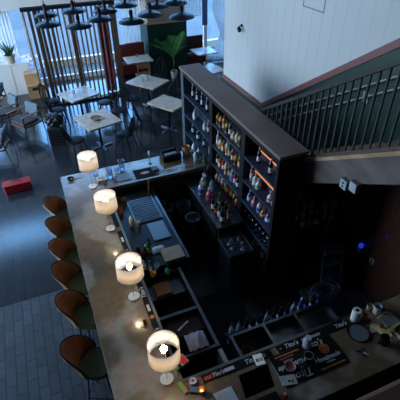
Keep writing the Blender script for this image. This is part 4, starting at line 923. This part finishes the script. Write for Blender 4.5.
# table-top things
zt7 = .7505
t = thing('wooden_bowl', 'round brown wooden bowl in the middle of a pale table', 'bowl', (*at(96, 119, .77)[:2], zt7)); MB().lathe([(.07, 0), (.13, .06), (.12, .06), (.06, .012), (.001, .012)], seg=28).build('bowl', wood('bowl_wood', (.28, .13, .05), (.16, .07, .03)), t, True); MB().cyl((0, 0, .03), .095, .006).build('contents', mat('bowl_contents', (.35, .25, .15), .7, noise=.4, nscale=40), t)
def small(u, v, kind, label):
    p = at(u, v, .77); glass(kind, (p.x, p.y, zt7), label, None)
small(148, 79, 'tumbler', 'small clear glass in the middle of the table before the green pier'); small(143, 81, 'tumbler', 'small clear glass at the left of the table before the green pier')
small(74, 93, 'tumbler', 'small clear glass on the table in front of the slatted screen'); small(205, 66, 'jar', 'small clear jar on the table between the shelf top and the board wall'); small(137, 56, 'tumbler', 'small clear glass on the table by the red bench')
o = MB().box((-.12, -.07, 0), (.12, .07, .004)).build('napkin', mat('pale_blue_paper', (.5, .56, .66), .7), None); place(o, (*at(77, 95.5, .755)[:2], zt7), .5); tag(o, 'pale folded napkin on the table in front of the slatted screen', 'napkin')

# ------------------------------------------------------------------ armchairs and table at the left
def make_arm():
    t = thing('armchair', '', 'armchair', (0, 0, 0))     # faces +y
    cu = mat('blue_grey_cushion', (.09, .13, .17), .7); ds = mat('dark_cushion', (.04, .04, .05), .6)
    MB().box((-.25, -.22, .38), (.25, .24, .46)).build('seat_cushion', ds, t, bevel=.03)
    MB().box((-.24, -.05, 0), (.24, .04, .30), Matrix.Translation((0, -.24, .50)) @ Matrix.Rotation(.25, 4, 'X')).build('back_cushion', cu, t, bevel=.035)
    fw = wood('armchair_wood', (.20, .10, .055), (.12, .06, .035))
    for sx in (-1, 1):
        MB().tube([(sx*.28, .24, .62), (sx*.26, .27, 0)], [.016, .011], 8).build('leg', BLACKW, t, True)
        MB().tube([(sx*.28, -.27, .66), (sx*.26, -.34, 0)], [.016, .011], 8).build('leg', BLACKW, t, True)
        MB().box((sx*.28-.022, -.30, .63), (sx*.28+.022, .28, .655)).build('armrest', mat('arm_pale', (.30, .17, .10), .4), t, bevel=.006)
        MB().box((sx*.27-.012, -.28, .34), (sx*.27+.012, .25, .38)).build('side_rail', fw, t)
    MB().box((-.26, .22, .34), (.26, .25, .38)).box((-.26, -.29, .34), (.26, -.26, .38)).build('seat_rail', fw, t)
    return t
ac = make_arm(); first = True
for (x, y, rz, lab) in ((-.55, 10.55, 2.2, 'armchair with a blue grey back cushion, standing alone left of the bin'), (-1.02, 11.35, 2.0, 'armchair just behind the one on the open floor'), (-1.30, 9.55, 1.35, 'armchair with its side to the viewer at the left edge of the picture'), (-1.35, 12.5, 1.2, 'dark armchair below the white cabinet at the left edge')):
    o = ac if first else copy_tree(ac); first = False; place(o, (x, y, 0), rz); o['label'] = lab; o['group'] = 'wooden armchairs at the left'
t = thing('coffee_table', 'brown wooden table cut by the left edge of the picture', 'table', (-1.95, 10.5, 0), 0); MB().box((-.35, -.45, .57), (.42, .45, .60)).build('tabletop', woodc, t, bevel=.004)
for sx in (-.3, .36):
    for sy in (-.4, .4): MB().box((sx-.02, sy-.02, 0), (sx+.02, sy+.02, .57)).build('leg', woodc, t)
# red case
t = thing('toolbox', 'glossy red case lying on the dark floor at the left edge', 'case', (-.93, 8.05, 0), .06); rd = mat('glossy_red', (.38, .012, .02), .25, coat=.5)
MB().box((-.27, -.11, 0), (.27, .11, .15)).build('body', rd, t, bevel=.03); MB().box((-.28, -.12, .15), (.28, .12, .20)).build('lid', rd, t, bevel=.015); MB().tube([(-.08, 0, .20), (-.08, 0, .24), (.08, 0, .24), (.08, 0, .20)], .01).build('handle', BLACK, t)
# dark stand / bin with bag
t = thing('service_bin', 'dark boxy bin topped by a crumpled black bag near the tables', 'bin', (.12, 9.85, 0), -.15); gm2 = mat('dark_grey_bin', (.035, .042, .05), .35)
MB().prism([(-.20, -.16), (.20, -.16), (.20, .18), (-.20, .18)], 'z', 0, .46).build('body', gm2, t, bevel=.02)
mb = MB()
for i in range(5): mb.box((-.14, -.172, .08+i*.07), (.14, -.16, .10+i*.07))
mb.build('ribs', BLACK, t)
mb = MB()
v = []; n = 26
for j in range(13):
    ph = PI*j/12
    for k in range(n):
        a = 2*PI*k/n; q = 1+.10*math.sin(a*5+j*.9)+.08*math.sin(a*9-j*1.7)+.06*math.sin(j*2.3+a*2)
        v.append((.22*q*max(math.sin(ph), .01)**.7*math.cos(a), .19*q*max(math.sin(ph), .01)**.7*math.sin(a), .62-.155*math.cos(ph)+.015*math.sin(a*7+j)*math.sin(ph)))
mb._add(v, [(j*n+k, j*n+(k+1) % n, (j+1)*n+(k+1) % n, (j+1)*n+k) for j in range(12) for k in range(n)])
mb.build('bag', mat('black_bag', (.006, .006, .008), .4), t)
# cardboard boxes
for (x, y, z, w, d, h, lab, rz) in ((-.02, 13.15, 0, .50, .34, .42, 'cardboard box on the floor with a dark slot, under another box', 0.05), (-.05, 13.22, .421, .42, .28, .34, 'smaller cardboard box resting on the one with the dark slot', -.08)):
    x -= .10
    t = thing('cardboard_box', lab, 'box', (x, y, z), rz); mb = MB(); mb.box((-w/2, -d/2, 0), (w/2, d/2, h)); mb.build('carton', CARD, t)
    MB().box((-w/2, -d/2-.08, h-.005), (w/2, -d/2, h+.005)).build('flap', CARD, t)
    if z == 0: MB().box((-.12, -d/2-.003, h*.62), (.10, -d/2, h*.8)).build('slot', BLACK, t)
# white cabinet + plant
t = thing('white_cabinet', 'white panelled cabinet below the curtain at the left, carrying a potted plant', 'cabinet', (-.92, 13.68, 0)); MB().box((-.75, -.18, 0), (.76, .18, .93)).build('body', WHITE, t); MB().box((-.77, -.20, .93), (.78, .20, .97)).build('top', WHITE, t, bevel=.004)
for k in range(3): MB().box((-.73+k*.5, -.195, .06), (-.27+k*.5, -.18, .90)).build('door', WHITE, t)
leafm = mat('dark_leaf', (.03, .10, .045), .45, noise=.3, nscale=10)
t = thing('potted_plant', 'spiky green plant in a beige pot on the white cabinet', 'plant', (-.62, 13.60, .9705)); MB().lathe([(.10, 0), (.15, .20), (.16, .24), (.145, .24), (.13, .18), (.001, .18)], seg=24).build('pot', mat('beige_pot', (.45, .38, .3), .6), t, True); MB().cyl((0, 0, .18), .13, .02).build('soil', mat('soil', (.03, .02, .015), .9), t)
def leaf_strap(mb, a, L, lean, w, z0):
    pts = []; n = 8
    for i in range(n+1):
        s = i/n; r = L*math.sin(lean)*s+.08*s*s*L; z = z0+L*math.cos(lean)*s-.22*L*s*s*lean; ww = w*math.sin(PI*min(s*.85+.15, 1))
        c = Vector((r*math.cos(a), r*math.sin(a), z)); sd_ = Vector((-math.sin(a), math.cos(a), 0))*ww; pts += [c-sd_, c+Vector((0, 0, -.25*ww)), c+sd_]
    mb._add(pts, [(i*3+k, i*3+k+1, i*3+k+4, i*3+k+3) for i in range(n) for k in range(2)])
for k in range(14):
    mb = MB(); leaf_strap(mb, k*2.4, random.uniform(.40, .62), .25+.6*random.random(), .032, .19); o = mb.build('leaf', leafm, t, True); sd = o.modifiers.new('s', 'SOLIDIFY'); sd.thickness = .003
# palm
t = thing('potted_palm', 'tall green palm in a small white pot before the green pier', 'palm', (4.30, 12.93, 0)); MB().lathe([(.09, 0), (.12, .24), (.105, .24), (.09, .20), (.001, .20)], seg=24).build('pot', WHITE, t, True); MB().cyl((0, 0, .19), .095, .02).build('soil', mat('soil', (.03, .02, .015), .9), t)
MB().tube([(0, 0, .2), (.02, .0, .5), (0, .0, .75)], [.03, .025, .02], 8).build('stem', mat('palm_stem', (.08, .11, .04), .7), t, True)
palmm = mat('palm_leaf', (.13, .42, .10), .5, noise=.35, nscale=6)
for k in range(12):
    a = k*2.399+.3; L = random.uniform(.70, .95); lean = .40+.62*((k*7) % 5)/5; mb = MB(); spine = []
    for i in range(15):
        s = i/14; r = L*math.sin(lean)*s*(1+.15*s); z = .70+L*math.cos(lean)*s*1.1-.50*L*s*s*lean*.6; spine.append(Vector((r*math.cos(a), r*math.sin(a)*.32-.03, z)))
    mb.tube(spine, [.008*(1-s/18) for s in range(15)], 5)
    sdv = Vector((-math.sin(a), math.cos(a), 0))
    for i in range(2, 15):
        tdir = (spine[i]-spine[i-1]).normalized(); ll = .24*math.sin(PI*(i/15)**.8)+.04
        for sg in (-1, 1):
            p0 = spine[i]; p1 = p0+(sdv*sg*.8+tdir*.7)*ll*.5+Vector((0, 0, .01)); p2 = p0+(sdv*sg*.8+tdir*.8)*ll+Vector((0, 0, -.05)); wv = tdir*.007
            mb._add([p0-wv, p0+wv, p1+wv, p2, p1-wv], [(0, 1, 2, 3, 4)])
    mb.build('frond', palmm, t)

# ------------------------------------------------------------------ pendant lamps
pm = mat('pendant_metal', (.02, .035, .055), .35, metal=.5)
def make_pend():
    t = thing('pendant_lamp', '', 'lamp', (0, 0, 0))
    MB().lathe([(.025, .10), (.032, .06), (.08, .050), (.14, .035), (.19, .008), (.205, -.015), (.195, -.020), (.12, .018), (.02, .03)], seg=36, cap=False).build('shade', pm, t, True)
    MB().lathe([(.03, .10), (.032, .16), (.018, .19)], seg=16).build('socket', BLACKM, t, True)
    MB().tube([(0, 0, .19), (0, 0, 3.4)], .006, 8).build('cable', BLACK, t)
    MB().ball((0, 0, .03), .03).build('bulb', mat('unlit_bulb', (.35, .33, .28), .3), t, True)
    return t
pnd = make_pend()
PP = [(46, 15), (48, 24.5), (73.5, 11), (79, 26), (105, 11), (100, 19), (125, 5), (131.5, 21.5), (157, 6), (150, 14.5), (175, 2.5), (181.5, 16.5)]
nm = ['first pair from the left, upper and farther', 'first pair from the left, lower and nearer', 'second pair, higher one', 'second pair, lower one', 'third pair, higher one', 'third pair, lower one', 'fourth pair, higher one cut by the top edge', 'fourth pair, lower one before the white curtain', 'fifth pair, higher one', 'fifth pair, lower one', 'sixth pair, higher one at the top edge', 'sixth pair, lower one near the shelf']
for i, (u, v) in enumerate(PP):
    k = 7.15-.02*i+(.12 if i % 2 else .45)+(.35 if i == 8 else 0); p = CAM+ray(u, v)*k
    o = pnd if i == 0 else copy_tree(pnd); o.location = p; o.scale = (1.1, 1.1, 1); o['label'] = 'dark saucer pendant lamp, '+nm[i]; o['group'] = 'dark pendant lamps'
# cable length: hang from the ceiling
for o in [o for o in COL.objects if o.name.startswith('pendant_lamp')]:
    for c_ in o.children:
        if c_.name.startswith('cable'): c_.location.z = .19; c_.scale.z = 1; 
for o in [o for o in COL.objects if o.name.startswith('pendant_lamp')]:
    top = 7.0-o.location.z
    for c_ in list(o.children):
        if c_.name.startswith('cable'):
            c_.location = (0, 0, .19*(1-(top-.19)/3.21)); c_.scale = (1, 1, (top-.19)/3.21)

# ------------------------------------------------------------------ light
w = bpy.data.worlds.new('world'); sc.world = w; w.use_nodes = True
bg = w.node_tree.nodes['Background']; 
wn = w.node_tree; wt = wn.nodes.new('ShaderNodeTexCoord'); wx = wn.nodes.new('ShaderNodeSeparateXYZ'); wr = wn.nodes.new('ShaderNodeValToRGB')
wn.links.new(wt.outputs['Generated'], wx.inputs[0]); wm = wn.nodes.new('ShaderNodeMath'); wm.operation = 'MULTIPLY_ADD'; wm.inputs[1].default_value = .5; wm.inputs[2].default_value = .5
wn.links.new(wx.outputs['X'], wm.inputs[0]); wn.links.new(wm.outputs[0], wr.inputs['Fac'])
wr.color_ramp.elements[0].color = (.56, .74, .95, 1); wr.color_ramp.elements[0].position = .12; wr.color_ramp.elements[1].color = (.20, .50, 1, 1); wr.color_ramp.elements[1].position = .45
wn.links.new(wr.outputs['Color'], bg.inputs['Color']); bg.inputs['Strength'].default_value = 10
def portal(loc, rot, sx, sy):
    l = bpy.data.lights.new('window_portal', 'AREA'); l.shape = 'RECTANGLE'; l.size = sx; l.size_y = sy; l.cycles.is_portal = True
    o = bpy.data.objects.new('window_portal', l); COL.objects.link(o); o.location = loc; o.rotation_euler = rot
portal((1.4, FARY+.22, 6.0), (-PI/2, 0, 0), 12, 1.2)
portal((1.4, FARY+.22, 1.2), (-PI/2, 0, 0), 12, 2.3)
portal((-6.22, 9.8, 3.4), (0, -PI/2, 0), 5.8, 7.6)
vs = sc.view_settings; vs.view_transform = 'Standard'; vs.look = 'None'; vs.gamma = 1; vs.use_curve_mapping = False; vs.exposure = 0
sc.cycles.use_denoising = True
sc.cycles.max_bounces = 8; sc.cycles.transparent_max_bounces = 16
sc.cycles.sample_clamp_indirect = 6
